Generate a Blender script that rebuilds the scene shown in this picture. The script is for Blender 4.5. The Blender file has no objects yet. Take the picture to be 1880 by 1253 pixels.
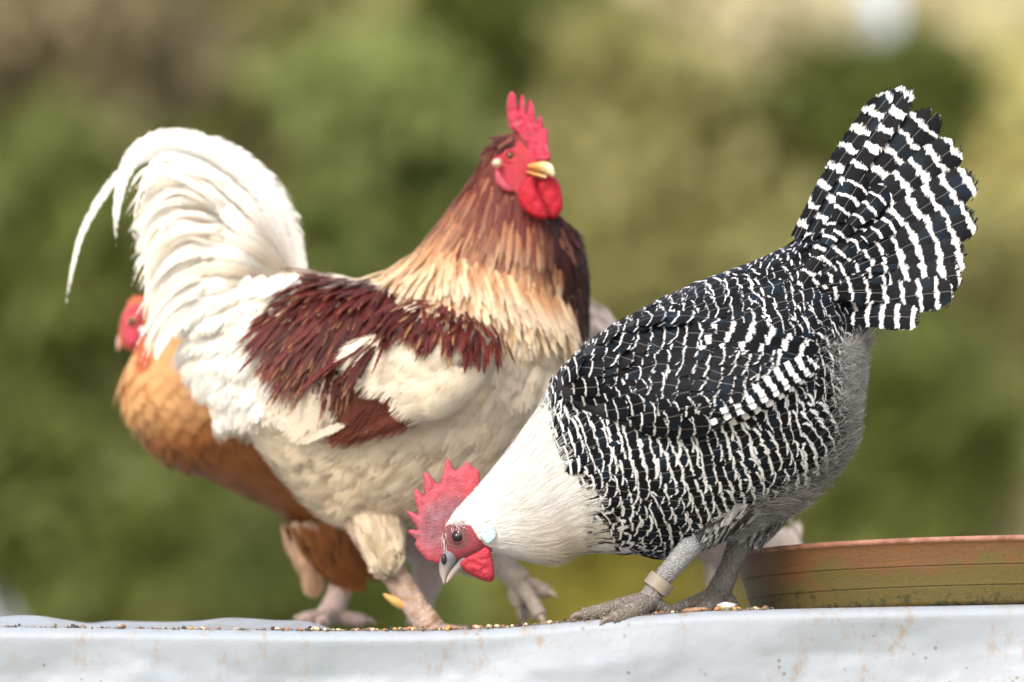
import bpy, math, random
import numpy as np
from mathutils import Vector, noise
from mathutils.bvhtree import BVHTree
from mathutils.geometry import delaunay_2d_cdt

random.seed(7)
R = np.random.default_rng(11)
SC = bpy.context.scene
COL = SC.collection

# ------------------------------------------------------------------ camera
LENS, SENS, W0, H0 = 200.0, 36.0, 1880.0, 1253.0
PITCH = math.radians(5.2)
CAM = np.array([0.0, -5.2, -0.216])
cd = bpy.data.cameras.new('camera'); cam = bpy.data.objects.new('camera', cd); COL.objects.link(cam)
cd.lens, cd.sensor_width, cd.clip_end, cd.clip_start = LENS, SENS, 600, 0.1
cam.location = CAM; cam.rotation_euler = (math.pi/2 + PITCH, 0, 0)
cd.dof.use_dof = True; cd.dof.focus_distance = 5.175; cd.dof.aperture_fstop = 2.9
SC.camera = cam
# ------------------------------------------------------------------ light
SUN_EL, SUN_AZ = math.radians(38), math.radians(202)      # azimuth clockwise from +Y
wd = bpy.data.worlds.new('World'); SC.world = wd; wd.use_nodes = True
nt = wd.node_tree; bg = nt.nodes['Background']
sky = nt.nodes.new('ShaderNodeTexSky'); sky.sky_type = 'NISHITA'; sky.sun_disc = False
sky.sun_elevation, sky.sun_rotation = SUN_EL, SUN_AZ
sky.air_density, sky.dust_density, sky.ozone_density = 0.7, 8.0, 0.5
ov = nt.nodes.new('ShaderNodeMix'); ov.data_type = 'RGBA'; ov.inputs[0].default_value = .5      # thin overcast over the clear sky
nt.links.new(sky.outputs[0], ov.inputs[6]); ov.inputs[7].default_value = (6.2, 6.5, 6.9, 1); nt.links.new(ov.outputs[2], bg.inputs[0]); bg.inputs[1].default_value = 0.15
sd = bpy.data.lights.new('sun', 'SUN'); sun = bpy.data.objects.new('sun', sd); COL.objects.link(sun)
sd.energy, sd.angle, sd.color = 1.05, math.radians(24), (1, .98, .95)
sun.rotation_euler = (math.pi/2 - SUN_EL, 0, math.pi - SUN_AZ)
SC.view_settings.view_transform = 'Standard'; SC.view_settings.look = 'None'
SC.view_settings.exposure = 0.88; SC.view_settings.gamma = 1
SC.cycles.use_denoising = True
SC.cycles.max_bounces = 6; SC.cycles.transparent_max_bounces = 8
SC.cycles.sample_clamp_indirect = 6

# ------------------------------------------------------------------ pixel ray <-> world (design aid)
cp, sp = math.cos(PITCH), math.sin(PITCH)
KPX = SENS / LENS / W0
def at(px, py, Y):
    px, py, Y = np.broadcast_arrays(np.asarray(px, float), np.asarray(py, float), np.asarray(Y, float))
    cx = (px - W0/2)*KPX; cy = -(py - H0/2)*KPX
    dy = cp - cy*sp; dz = sp + cy*cp
    t = (Y - CAM[1]) / dy
    return np.stack([cx*t, Y, CAM[2] + dz*t], -1)
def ray(px, py):
    cx = (px - W0/2)*KPX; cy = -(py - H0/2)*KPX
    return Vector((cx, cp - cy*sp, sp + cy*cp)).normalized()
def proj(p):
    d = np.asarray(p) - CAM
    depth = d[..., 1]*cp + d[..., 2]*sp
    cy = -d[..., 1]*sp + d[..., 2]*cp
    return W0/2 + d[..., 0]/depth/KPX, H0/2 - cy/depth/KPX
def unit(v): return v / np.maximum(np.linalg.norm(v, axis=-1, keepdims=True), 1e-9)
def catmull(pts, u):
    pts = np.asarray(pts, float); n = len(pts); u = np.asarray(u, float)
    i = np.clip(np.floor(u).astype(int), 0, n-2); f = (u - i)[..., None]
    p = lambda k: pts[np.clip(k, 0, n-1)]
    p0, p1, p2, p3 = p(i-1), p(i), p(i+1), p(i+2)
    return .5*((2*p1) + (p2-p0)*f + (2*p0-5*p1+4*p2-p3)*f**2 + (3*p1-p0-3*p2+p3)*f**3)
def inpoly(x, y, poly):
    x, y = np.asarray(x, float), np.asarray(y, float)
    ins = np.zeros(x.shape, bool); n = len(poly)
    for i in range(n):
        (x1, y1), (x2, y2) = poly[i], poly[(i+1) % n]
        c = (y1 > y) != (y2 > y)
        with np.errstate(divide='ignore', invalid='ignore'):
            ins ^= c & (x < (x2-x1)*(y-y1)/(y2-y1 + 1e-12) + x1)
    return ins
def segdist(x, y, poly, closed=True):
    best = np.full(np.shape(x), 1e9); n = len(poly)
    for i in range(n if closed else n-1):
        a = np.array(poly[i], float); b = np.array(poly[(i+1) % n], float); d = b-a
        t = np.clip(((x-a[0])*d[0] + (y-a[1])*d[1]) / max(d@d, 1e-9), 0, 1)
        best = np.minimum(best, np.hypot(x-a[0]-t*d[0], y-a[1]-t*d[1]))
    return best
def srgb(r, g, b):
    f = lambda c: ((c/255 + .055)/1.055)**2.4 if c > 10 else c/255/12.92
    return np.array([f(r), f(g), f(b)])
def n3(x, y, z=0): return noise.noise(Vector((x, y, z)))

# ------------------------------------------------------------------ mesh building
def make_mesh(name, V, F, attrs=None, smooth=True, midx=None):
    V = np.asarray(V, np.float32).reshape(-1, 3)
    me = bpy.data.meshes.new(name)
    me.vertices.add(len(V)); me.vertices.foreach_set('co', V.ravel())
    if isinstance(F, np.ndarray):
        k = F.shape[1]; me.loops.add(F.size); me.polygons.add(len(F))
        me.loops.foreach_set('vertex_index', F.ravel().astype(np.int32))
        me.polygons.foreach_set('loop_start', np.arange(0, F.size, k, dtype=np.int32))
        me.polygons.foreach_set('loop_total', np.full(len(F), k, np.int32))
    else:
        tot = np.array([len(f) for f in F], np.int32); flat = np.array([i for f in F for i in f], np.int32)
        me.loops.add(len(flat)); me.polygons.add(len(F))
        me.loops.foreach_set('vertex_index', flat)
        me.polygons.foreach_set('loop_start', np.concatenate([[0], np.cumsum(tot)[:-1]]).astype(np.int32))
        me.polygons.foreach_set('loop_total', tot)
    me.update(calc_edges=True)
    if smooth: me.polygons.foreach_set('use_smooth', np.ones(len(me.polygons), bool))
    if midx is not None: me.polygons.foreach_set('material_index', np.asarray(midx, np.int32))
    for k, a in (attrs or {}).items():
        at_ = me.attributes.new(k, 'FLOAT_COLOR', 'POINT')
        a = np.asarray(a, np.float32).reshape(len(V), -1)
        if a.shape[1] == 3: a = np.concatenate([a, np.ones((len(V), 1), np.float32)], 1)
        at_.data.foreach_set('color', a.ravel())
    me.validate()
    return me
def link(name, me, mats, parent=None, kind=None):
    o = bpy.data.objects.new(name, me); COL.objects.link(o)
    for m in (mats if isinstance(mats, (list, tuple)) else [mats]): me.materials.append(m)
    if parent is not None: o.parent = parent
    if kind: o['kind'] = kind
    return o
def thing(name, label, cat, group=None, loc=None):
    o = bpy.data.objects.new(name, None); COL.objects.link(o); o.empty_display_size = .05
    o['label'] = label; o['category'] = cat
    if group: o['group'] = group
    return o
def tag(o, label, cat, group=None):
    o['label'] = label; o['category'] = cat
    if group: o['group'] = group
    return o
def gridfaces(a, b, wrap=False, off=0):
    i, j = np.meshgrid(np.arange(a-1), np.arange(b if wrap else b-1), indexing='ij')
    j2 = (j+1) % b
    return (np.stack([i*b+j, i*b+j2, (i+1)*b+j2, (i+1)*b+j], -1).reshape(-1, 4) + off)
class Buf:                                              # several shells that are ONE mesh (a body with its legs)
    def __init__(s): s.V, s.F, s.C, s.M, s.n = [], [], [], [], 0
    def add(s, V, F, col, m=0):
        V = np.asarray(V).reshape(-1, 3)
        s.V.append(V); s.F += [[i + s.n for i in f] for f in np.asarray(F, dtype=object)] if not isinstance(F, np.ndarray) else (F + s.n).tolist()
        c = np.asarray(col, float); c = np.broadcast_to(c, (len(V), 3)) if c.ndim == 1 else c
        s.C.append(c); s.M += [m]*len(F); s.n += len(V)
    def build(s, name, mats, parent=None):
        return link(name, make_mesh(name, np.concatenate(s.V), s.F, {'Col': np.concatenate(s.C)}, midx=s.M), mats, parent)

def tube(path, rad, nr=14, per=6, scute=0, slen=.004, flat=1.0, cap=True):
    path = np.asarray(path, float); rad = np.asarray(rad, float)
    u = np.linspace(0, len(path)-1, (len(path)-1)*per+1)
    p = catmull(path, u); r = np.interp(u, np.arange(len(rad)), rad)
    tan = unit(np.gradient(p, axis=0))
    nrm = np.zeros_like(p); v = np.array([0, 0, 1.]) if abs(tan[0, 2]) < .8 else np.array([0, 1., 0])
    for i in range(len(p)):
        v = v - tan[i]*(v@tan[i]); v = v/np.linalg.norm(v); nrm[i] = v
    b = np.cross(tan, nrm)
    th = np.linspace(0, 2*np.pi, nr, endpoint=False)
    al = np.concatenate([[0], np.cumsum(np.linalg.norm(np.diff(p, axis=0), axis=1))])
    if scute: r = r*(1 + scute*((al/slen) % 1 - .5))
    V = p[:, None] + r[:, None, None]*(np.cos(th)[None, :, None]*nrm[:, None] + flat*np.sin(th)[None, :, None]*b[:, None])
    F = gridfaces(len(p), nr, True).tolist()
    V = V.reshape(-1, 3)
    if cap:
        k = len(V); V = np.concatenate([V, p[:1], p[-1:]])
        F += [[k, (j+1) % nr, j] for j in range(nr)] + [[k+1, k-nr+j, k-nr+(j+1) % nr] for j in range(nr)]
    return V, F

def inflate(poly, Y, th, grid=4.0, rpx=None, ykx=0, yky=0, x0=None, y0=None, bump=0, bscale=.05, smooth=0, front_only=False):
    """closed outline (pixels at depth Y) -> cushion with real thickness"""
    poly = [tuple(map(float, p)) for p in poly]
    for _ in range(smooth):
        q = []
        for i, a in enumerate(poly):
            b = poly[(i+1) % len(poly)]
            q += [(a[0]*.75+b[0]*.25, a[1]*.75+b[1]*.25), (a[0]*.25+b[0]*.75, a[1]*.25+b[1]*.75)]
        poly = q
    bp = []
    for i, a in enumerate(poly):
        b = poly[(i+1) % len(poly)]; d = math.hypot(b[0]-a[0], b[1]-a[1]); k = max(1, int(d/grid))
        bp += [(a[0]+(b[0]-a[0])*j/k, a[1]+(b[1]-a[1])*j/k) for j in range(k)]
    xs, ys = [p[0] for p in bp], [p[1] for p in bp]
    gx, gy = np.meshgrid(np.arange(min(xs), max(xs), grid), np.arange(min(ys), max(ys), grid))
    gx = gx + (np.arange(gx.shape[0]) % 2)[:, None]*grid/2
    gx, gy = gx.ravel(), gy.ravel()
    ok = inpoly(gx, gy, bp) & (segdist(gx, gy, bp) > grid*.45)
    pts = bp + list(zip(gx[ok], gy[ok])); nb = len(bp)
    vs, es, fs, *_ = delaunay_2d_cdt([Vector(p) for p in pts], [(i, (i+1) % nb) for i in range(nb)], [], 1, 1e-5)
    q = np.array([(v[0], v[1]) for v in vs])
    d = segdist(q[:, 0], q[:, 1], bp); rp = rpx or max(4.0, d.max())
    prof = np.sqrt(np.clip(1-(1-np.clip(d/rp, 0, 1))**2, 0, 1))
    cxm, cym = (x0 if x0 is not None else q[:, 0].mean()), (y0 if y0 is not None else q[:, 1].mean())
    yc = Y + ykx*(q[:, 0]-cxm) + yky*(q[:, 1]-cym)
    bm = np.array([n3(a*bscale, b*bscale, 3.1) for a, b in q])*bump*prof if bump else 0
    A = at(q[:, 0], q[:, 1], yc)
    Fr = A.copy(); Fr[:, 1] -= th*prof + bm
    Bk = A.copy(); Bk[:, 1] += th*prof + bm
    edge = d < 1e-3
    idx = np.where(edge, np.arange(len(q)), np.arange(len(q)) + len(q))
    F = []
    for f in fs:
        f = list(f); a, b, c = q[f[0]], q[f[1]], q[f[2]]
        if (b[0]-a[0])*(c[1]-a[1]) - (b[1]-a[1])*(c[0]-a[0]) > 0: f = f[::-1]
        F.append(f)
        if not front_only: F.append([int(idx[i]) for i in f[::-1]])
    V = np.concatenate([Fr, Bk])
    return V, F, np.concatenate([q, q]), np.concatenate([d, d])

# ------------------------------------------------------------------ feathers
SHAPES = {}
def shape(kind, t):
    if kind == 'round':
        b = np.minimum(1, .45+1.4*t); k = np.clip((t-.66)/.34, 0, 1); return b*np.sqrt(np.clip(1-k**2.4, 0.0, 1))
    if kind == 'flight':
        b = np.minimum(1, .35+2.2*t); k = np.clip((t-.86)/.14, 0, 1); return b*np.sqrt(np.clip(1-k**2.2, 0.0, 1))
    if kind == 'lance':
        b = np.minimum(1, .5+2*t); k = np.clip((t-.35)/.65, 0, 1); return b*(1-k**1.7)
    if kind == 'tail':
        b = np.minimum(1, .3+1.3*t); k = np.clip((t-.82)/.18, 0, 1); return b*np.sqrt(np.clip(1-k**2.3, 0.0, 1))
    if kind == 'sickle':
        b = np.minimum(1, .55+2*t); k = np.clip((t-.45)/.55, 0, 1); return b*(1-k**2.0)
    if kind == 'hair': return 1 - t**1.5
def ts(nl): u = np.linspace(0, 1, nl+1); return 1-(1-u)**1.5*1.0 if nl > 3 else u
class FSet:
    """n feathers with the same topology: V (n,k,3), attributes (n,k,4)"""
    def __init__(s, V, fa, fb, col, F, N, size): s.V, s.fa, s.fb, s.col, s.F, s.N, s.size = V, fa, fb, col, F, N, size
    def take(s, m): return FSet(s.V[m], s.fa[m], s.fb[m], s.col[m], s.F, s.N[m], s.size[m])
    def mirror(s, y0):
        V = s.V.copy(); V[..., 1] = 2*y0 - V[..., 1]; N = s.N.copy(); N[:, 1] *= -1
        return FSet(V, s.fa, s.fb, s.col, s.F[:, ::-1], N, s.size)
def feathers(P, D, N, L, Wd, kind='round', h0=.0005, lift=.1, curv=3.0, camber=.12, bend=0.0, nl=7, nw=4,
             period=.011, ratio=.35, fade=0.0, off=.0, base=None, tip=None, mid=None, tj=.15, barcurve=0.0, ms=.45):
    n = len(P); g = lambda a: np.broadcast_to(np.asarray(a, float), (n,))
    L, Wd, h0, lift, curv, bend = g(L), g(Wd), g(h0), g(lift), g(curv), g(bend)
    tw = R.normal(0, tj, n); D = unit(D - N*np.sum(D*N, -1, keepdims=True)); B = np.cross(N, D)
    N2 = N*np.cos(tw)[:, None] + B*np.sin(tw)[:, None]; B2 = np.cross(N2, D)
    t = ts(nl); x = np.linspace(-1, 1, nw+1); f = shape(kind, t)
    y = t[None]*L[:, None]
    X = x[None, None]*f[None, :, None]*Wd[:, None, None]/2
    H = (h0[:, None] + lift[:, None]*y - curv[:, None]*y**2)[:, :, None] - camber*np.abs(X)**2/np.maximum(Wd, 1e-6)[:, None, None]*2
    S = X + (bend[:, None]*y**2)[:, :, None]
    # barbs droop towards the tip at the sides: scalloped, slightly ragged end
    jag = R.normal(0, .012, (n, nl+1, nw+1))*L[:, None, None]; jag[:, :3] = 0
    Yl = y[:, :, None] + jag
    V = (P[:, None, None] + D[:, None, None]*Yl[..., None] + B2[:, None, None]*S[..., None] + N2[:, None, None]*H[..., None])
    V = V.reshape(n, -1, 3)
    rnd = R.random(n); k = (nl+1)*(nw+1)
    fa = np.zeros((n, nl+1, nw+1, 4)); fa[..., 0] = X; fa[..., 1] = (L[:, None]-y)[:, :, None] - barcurve*X**2; fa[..., 2] = g(period)[:, None, None]; fa[..., 3] = rnd[:, None, None]
    fb = np.zeros((n, nl+1, nw+1, 4)); fb[..., 0] = g(ratio)[:, None, None]; fb[..., 1] = g(fade)[:, None, None]; fb[..., 2] = g(off)[:, None, None]; fb[..., 3] = np.minimum(1-np.abs(x)[None, None, :], (1-t)[None, :, None]*1.6)
    col = np.ones((n, nl+1, nw+1, 4))
    if base is not None:
        e = lambda c: np.broadcast_to(np.asarray(c, float), (n, 3))[:, None, None]
        tt = t[None, :, None, None]
        c = e(base)*(1-tt**1.5) + e(tip)*tt**1.5
        if mid is not None:                       # streak down the shaft
            w = (np.clip(1-np.abs(x)*1.5, 0, 1)[None, None, :, None])*np.clip((tt-ms)/.25, 0, 1)
            c = c*(1-w) + e(mid)*w
        col[..., :3] = c
    return FSet(V, fa.reshape(n, k, 4), fb.reshape(n, k, 4), col.reshape(n, k, 4), gridfaces(nl+1, nw+1), N, L*Wd)
def plume(path, Y, width, kind='tail', nl=22, nw=6, period=.02, ratio=.45, fade=0, off=0, base=None, tip=None, camber=.1, tiltN=(0, -1, 0), roll=0., jag=.004):
    """one large feather along a pixel path; Y = depth (scalar or one per path point)"""
    path = np.asarray(path, float); Y = np.broadcast_to(np.asarray(Y, float), (len(path),))
    P3 = at(path[:, 0], path[:, 1], Y)
    u = np.linspace(0, len(path)-1, 200); c = catmull(P3, u)
    al = np.concatenate([[0], np.cumsum(np.linalg.norm(np.diff(c, axis=0), axis=1))]); L = al[-1]
    t = ts(nl); uu = np.interp(t*L, al, u); p = catmull(P3, uu); tan = unit(np.gradient(catmull(P3, np.linspace(0, len(path)-1, 400)), axis=0))
    tan = np.stack([np.interp(uu, np.linspace(0, len(path)-1, 400), tan[:, k]) for k in range(3)], -1)
    N = np.asarray(tiltN, float); N = unit(N[None] - tan*(tan@N)[:, None]); B = np.cross(N, tan)
    N, B = N*math.cos(roll)+B*math.sin(roll), B*math.cos(roll)-N*math.sin(roll)
    x = np.linspace(-1, 1, nw+1); f = shape(kind, t)*width/2
    X = x[None]*f[:, None]
    J = R.normal(0, jag, (nl+1, nw+1))*width*6*(t[:, None] > .6)
    V = p[:, None] + B[:, None]*X[..., None] + tan[:, None]*J[..., None] - N[:, None]*(camber*np.abs(X)**2/width*2)[..., None]
    k = (nl+1)*(nw+1); rnd = random.random()
    fa = np.zeros((1, k, 4)); fa[0, :, 0] = X.ravel(); fa[0, :, 1] = np.repeat(L*(1-t), nw+1); fa[0, :, 2] = period; fa[0, :, 3] = rnd
    fb = np.zeros((1, k, 4)); fb[0, :, 0] = ratio; fb[0, :, 1] = fade; fb[0, :, 2] = off; fb[0, :, 3] = np.minimum(1-np.abs(x)[None, :], (1-t)[:, None]*4).ravel()
    col = np.ones((1, k, 4))
    if base is not None:
        tt = np.repeat(t, nw+1)[:, None]; col[0, :, :3] = np.asarray(base)*(1-tt) + np.asarray(tip)*tt
    return FSet(V.reshape(1, k, 3), fa, fb, col, gridfaces(nl+1, nw+1), unit(N.mean(0, keepdims=True)), np.array([L*width]))
def emit(fs, name, mat, parent):                    # every feather an object of its own
    for i in range(len(fs.V)):
        link(name, make_mesh(name, fs.V[i], fs.F, {'fa': fs.fa[i], 'fb': fs.fb[i], 'Col': fs.col[i]}), mat, parent)
def emit_joined(sets, name, mat, parent, kind='stuff'):
    V, F, A, B, C, n = [], [], [], [], [], 0
    for s in sets:
        m, k = s.V.shape[:2]
        if m == 0: continue
        V.append(s.V.reshape(-1, 3)); A.append(s.fa.reshape(-1, 4)); B.append(s.fb.reshape(-1, 4)); C.append(s.col.reshape(-1, 4))
        F.append((s.F[None] + (np.arange(m)*k)[:, None, None] + n).reshape(-1, 4)); n += m*k
    if not V: return
    return link(name, make_mesh(name, np.concatenate(V), np.concatenate(F), {'fa': np.concatenate(A), 'fb': np.concatenate(B), 'Col': np.concatenate(C)}), mat, parent, kind)
def split_emit(fs, kmax, single, rest, mat, parent, mask=None):
    """the kmax that show largest singly, the others joined"""
    ctr = fs.V.mean(1); v = unit(CAM - ctr); face = np.sum(fs.N*v, -1)
    sc = fs.size*np.clip(face, 0, 1)
    if mask is not None: sc = sc*mask
    o = np.argsort(-sc)[:kmax]; o = o[sc[o] > 0]
    m = np.zeros(len(sc), bool); m[o] = True
    emit(fs.take(m), single, mat, parent); return fs.take(~m)

class Loft:
    """rings between an upper and a lower outline; st rows: topx, topy, botx, boty, halfdepth(m), Y"""
    def __init__(s, st): s.st = np.asarray(st, float); s.n = len(st)
    def ev(s, u, th):
        u, th = np.broadcast_arrays(np.asarray(u, float), np.asarray(th, float))
        q = catmull(s.st, np.clip(u, 0, s.n-1))
        T = at(q[..., 0], q[..., 1], q[..., 5]); B = at(q[..., 2], q[..., 3], q[..., 5])
        c = (T+B)/2; up = (T-B)/2
        side = np.zeros_like(c); side[..., 1] = -np.maximum(q[..., 4], .001)
        cs, sn = np.cos(th)[..., None], np.sin(th)[..., None]
        return c + up*cs + side*sn, c
    def frame(s, u, th):
        e = 1e-3
        p, c = s.ev(u, th); a = (s.ev(u+e, th)[0] - s.ev(u-e, th)[0]); b = (s.ev(u, th+e)[0] - s.ev(u, th-e)[0])
        N = unit(np.cross(a, b)); sg = np.sign(np.sum(N*(p-c), -1, keepdims=True)); sg[sg == 0] = 1
        return p, unit(a), N*sg
    def mesh(s, ns=90, nth=48):
        u = np.linspace(0, s.n-1, ns); th = np.linspace(0, 2*np.pi, nth, endpoint=False)
        U, T = np.meshgrid(u, th, indexing='ij'); V = s.ev(U, T)[0].reshape(-1, 3)
        F = gridfaces(ns, nth, True).tolist(); k = len(V)
        V = np.concatenate([V, V[:nth].mean(0, keepdims=True), V[-nth:].mean(0, keepdims=True)])
        F += [[k, (j+1) % nth, j] for j in range(nth)] + [[k+1, k-nth+j, k-nth+(j+1) % nth] for j in range(nth)]
        return V, F
    def rows(s, u0, u1, ds, dw, jit=.15):
        uu = np.linspace(u0, u1, 300); c = s.ev(uu, np.full(300, np.pi/2))[0]
        al = np.concatenate([[0], np.cumsum(np.linalg.norm(np.diff(c, axis=0), axis=1))])
        us, ths = [], []
        for r, d in enumerate(np.arange(ds*.5, al[-1], ds)):
            u = np.interp(d, al, uu); tt = np.linspace(0, 2*np.pi, 161); ring = s.ev(np.full(161, u), tt)[0]
            ra = np.concatenate([[0], np.cumsum(np.linalg.norm(np.diff(ring, axis=0), axis=1))])
            n = max(5, int(ra[-1]/dw)); a = (np.arange(n) + .5*(r % 2) + R.normal(0, jit*.6, n))/n % 1
            ths.append(np.interp(a*ra[-1], ra, tt))
            us.append(np.interp(np.clip(d + R.normal(0, jit*ds, n), 0, al[-1]), al, uu))
        return np.concatenate(us), np.concatenate(ths)

def bvh_of(parts):
    V, F, n = [], [], 0
    for v, f in parts:
        V += [tuple(p) for p in v]; F += [[int(i)+n for i in q] for q in f]; n += len(v)
    return BVHTree.FromPolygons([Vector(v) for v in V], F)
def cast(bvh, px, py):
    P, N, ok = [], [], []
    for a, b in zip(px, py):
        h = bvh.ray_cast(Vector(CAM), ray(a, b))
        if h[0] is None: P.append((0, 0, 0)); N.append((0, -1, 0)); ok.append(False)
        else:
            nn = h[1]; 
            if nn.dot(h[0]-Vector(CAM)) > 0: nn = -nn
            P.append(tuple(h[0])); N.append(tuple(nn)); ok.append(True)
    return np.array(P), np.array(N), np.array(ok)
def pxdir(px, py, ang):                               # direction on the picture plane: degrees clockwise from +x (down is +90)
    a = np.radians(np.asarray(ang, float)); Y = np.zeros_like(np.asarray(px, float))
    return unit(at(px + np.cos(a)*5, py + np.sin(a)*5, Y) - at(px, py, Y))
def hexrows(poly, ang, ds, dw, jit=.12):
    """points in a pixel polygon, rows square to a direction"""
    a = math.radians(ang); e = np.array([math.cos(a), math.sin(a)]); f = np.array([-e[1], e[0]])
    q = np.array(poly, float); s, w = q@e, q@f; P = []
    for r, d in enumerate(np.arange(s.min(), s.max(), ds)):
        for v in np.arange(w.min() + (r % 2)*dw/2, w.max(), dw): P.append(e*(d + R.normal(0, jit*ds)) + f*(v + R.normal(0, jit*dw)))
    P = np.array(P); m = inpoly(P[:, 0], P[:, 1], poly); return P[m, 0], P[m, 1]
def strands(P, D, N, L, wd, lift, curv, base, tip, bend=None, nl=4, tj=.8):
    n = len(P)
    return feathers(P, D, N, L, wd, 'hair', h0=0, lift=lift, curv=curv, camber=0, bend=(R.normal(0, 5, n) if bend is None else bend), nl=nl, nw=1, base=base, tip=tip, tj=tj)

# ------------------------------------------------------------------ materials
def mat(name):
    m = bpy.data.materials.new(name); m.use_nodes = True; nt = m.node_tree
    return m, nt, nt.nodes['Principled BSDF'], nt.nodes['Material Output']
class NT:
    def __init__(s, nt): s.t = nt
    def n(s, ty, **k):
        o = s.t.nodes.new('ShaderNode'+ty)
        for a, b in k.items(): setattr(o, a, b)
        return o
    def l(s, a, b): s.t.links.new(a, b)
    def math(s, op, a, b=None, c=None):
        o = s.n('Math', operation=op)
        for i, v in enumerate((a, b, c)):
            if v is None: continue
            if isinstance(v, (int, float)): o.inputs[i].default_value = v
            else: s.l(v, o.inputs[i])
        return o.outputs[0]
    def mix(s, f, a, b, mode='MIX'):
        o = s.n('Mix', data_type='RGBA', blend_type=mode)
        for sock, v in ((o.inputs[0], f), (o.inputs[6], a), (o.inputs[7], b)):
            if isinstance(v, (int, float)): sock.default_value = v
            elif isinstance(v, (tuple, list, np.ndarray)): sock.default_value = (*[float(c) for c in v[:3]], 1)
            else: s.l(v, sock)
        return o.outputs[2]
    def noise(s, vec, scale, detail=4, rough=.55):
        o = s.n('TexNoise'); o.inputs['Scale'].default_value = scale; o.inputs['Detail'].default_value = detail; o.inputs['Roughness'].default_value = rough
        if vec is not None: s.l(vec, o.inputs['Vector'])
        return o.outputs[0]
    def ramp(s, f, stops):
        o = s.n('ValToRGB'); e = o.color_ramp.elements
        while len(e) < len(stops): e.new(.5)
        for k, (p, c) in zip(e, stops): k.position = p; k.color = (*[float(v) for v in (c if hasattr(c, '__len__') else (c,)*3)], 1)
        s.l(f, o.inputs[0]); return o.outputs[0]
    def smooth(s, f, a, b):
        o = s.n('MapRange', interpolation_type='SMOOTHSTEP'); o.inputs[1].default_value = a; o.inputs[2].default_value = b
        s.l(f, o.inputs[0]); return o.outputs[0]
    def bump(s, h, st, dist=.001):
        o = s.n('Bump'); o.inputs['Strength'].default_value = st; o.inputs['Distance'].default_value = dist; s.l(h, o.inputs['Height']); return o.outputs[0]
def fringe(N, shader, out, edge, streak, amount):
    tp = N.n('BsdfTransparent'); mx = N.n('MixShader')
    k = N.math('GREATER_THAN', edge, N.math('MULTIPLY', N.smooth(streak, .35, .7), amount))
    N.l(k, mx.inputs[0]); N.l(tp.outputs[0], mx.inputs[1]); N.l(shader, mx.inputs[2]); N.l(mx.outputs[0], out.inputs[0])
def thin(N, bsdf, out, color, f):
    tr = N.n('BsdfTranslucent'); N.l(color, tr.inputs[0]); mx = N.n('MixShader'); mx.inputs[0].default_value = f
    N.l(bsdf.outputs[0], mx.inputs[1]); N.l(tr.outputs[0], mx.inputs[2]); N.l(mx.outputs[0], out.inputs[0]); return mx.outputs[0]

def barred_mat():
    m, nt, b, out = mat('barred_feather'); N = NT(nt)
    a = N.n('Attribute', attribute_name='fa'); c = N.n('Attribute', attribute_name='fb')
    sa, sc = N.n('SeparateColor'), N.n('SeparateColor'); N.l(a.outputs['Color'], sa.inputs[0]); N.l(c.outputs['Color'], sc.inputs[0])
    X, Y, per, rnd = sa.outputs[0], sa.outputs[1], sa.outputs[2], a.outputs['Alpha']
    ratio, fade, off = sc.outputs[0], sc.outputs[1], sc.outputs[2]
    v = N.n('CombineXYZ'); ax = N.math('ABSOLUTE', X)
    slant = N.math('ADD', Y, N.math('MULTIPLY', ax, .55))               # barbs run forward and out
    N.l(N.math('MULTIPLY', N.math('ADD', X, N.math('MULTIPLY', Y, .5)), 1100), v.inputs[0]); N.l(N.math('MULTIPLY', slant, 130), v.inputs[1]); N.l(N.math('MULTIPLY', rnd, 60), v.inputs[2])
    jag = N.math('SUBTRACT', N.noise(v.outputs[0], 1, 3, .6), .5)
    v2 = N.n('CombineXYZ'); N.l(N.math('MULTIPLY', X, 120), v2.inputs[0]); N.l(N.math('MULTIPLY', Y, 90), v2.inputs[1]); N.l(N.math('MULTIPLY', rnd, 91), v2.inputs[2])
    wav = N.math('SUBTRACT', N.noise(v2.outputs[0], 1, 2), .5)
    y = N.math('ADD', Y, N.math('MULTIPLY', per, N.math('ADD', N.math('MULTIPLY', jag, .34), N.math('MULTIPLY', wav, N.math('ADD', .24, N.math('MULTIPLY', N.math('MAXIMUM', 0, N.math('SUBTRACT', per, .012)), 55))))))
    ph = N.math('FRACT', N.math('ADD', N.math('ADD', N.math('DIVIDE', y, per), off), 10))
    d = N.math('SUBTRACT', ph, N.math('MULTIPLY', ratio, .5)); d = N.math('ABSOLUTE', d)
    d = N.math('MINIMUM', d, N.math('SUBTRACT', 1, d))
    w = N.math('SUBTRACT', N.math('MULTIPLY', ratio, .5), d)
    w = N.smooth(w, -.05, .05)
    w = N.math('MAXIMUM', w, N.smooth(N.math('ADD', fade, N.math('MULTIPLY', N.math('MULTIPLY', wav, 1.3), N.math('MINIMUM', 1, N.math('MULTIPLY', fade, 5)))), .45, .6))
    streak = N.noise(v.outputs[0], .6, 4)
    black = N.mix(streak, (.0012, .0013, .002), (.007, .0075, .010)); white = N.mix(streak, (.42, .43, .46), (.80, .80, .82))
    hue = N.noise(v2.outputs[0], .35, 1); black = N.mix(N.smooth(hue, .5, .68), black, (.006, .013, .022))
    col = N.mix(w, black, white)
    shaft = N.smooth(ax, .0004, .0002); col = N.mix(N.math('MULTIPLY', shaft, .35), col, (.3, .3, .3))
    N.l(col, b.inputs['Base Color'])
    N.l(N.math('ADD', .54, N.math('MULTIPLY', w, .2)), b.inputs['Roughness'])
    b.inputs['Specular IOR Level'].default_value = .09
    N.l(N.bump(streak, .25, .0005), b.inputs['Normal'])
    fringe(N, b.outputs[0], out, c.outputs['Alpha'], streak, .22)
    return m
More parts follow.
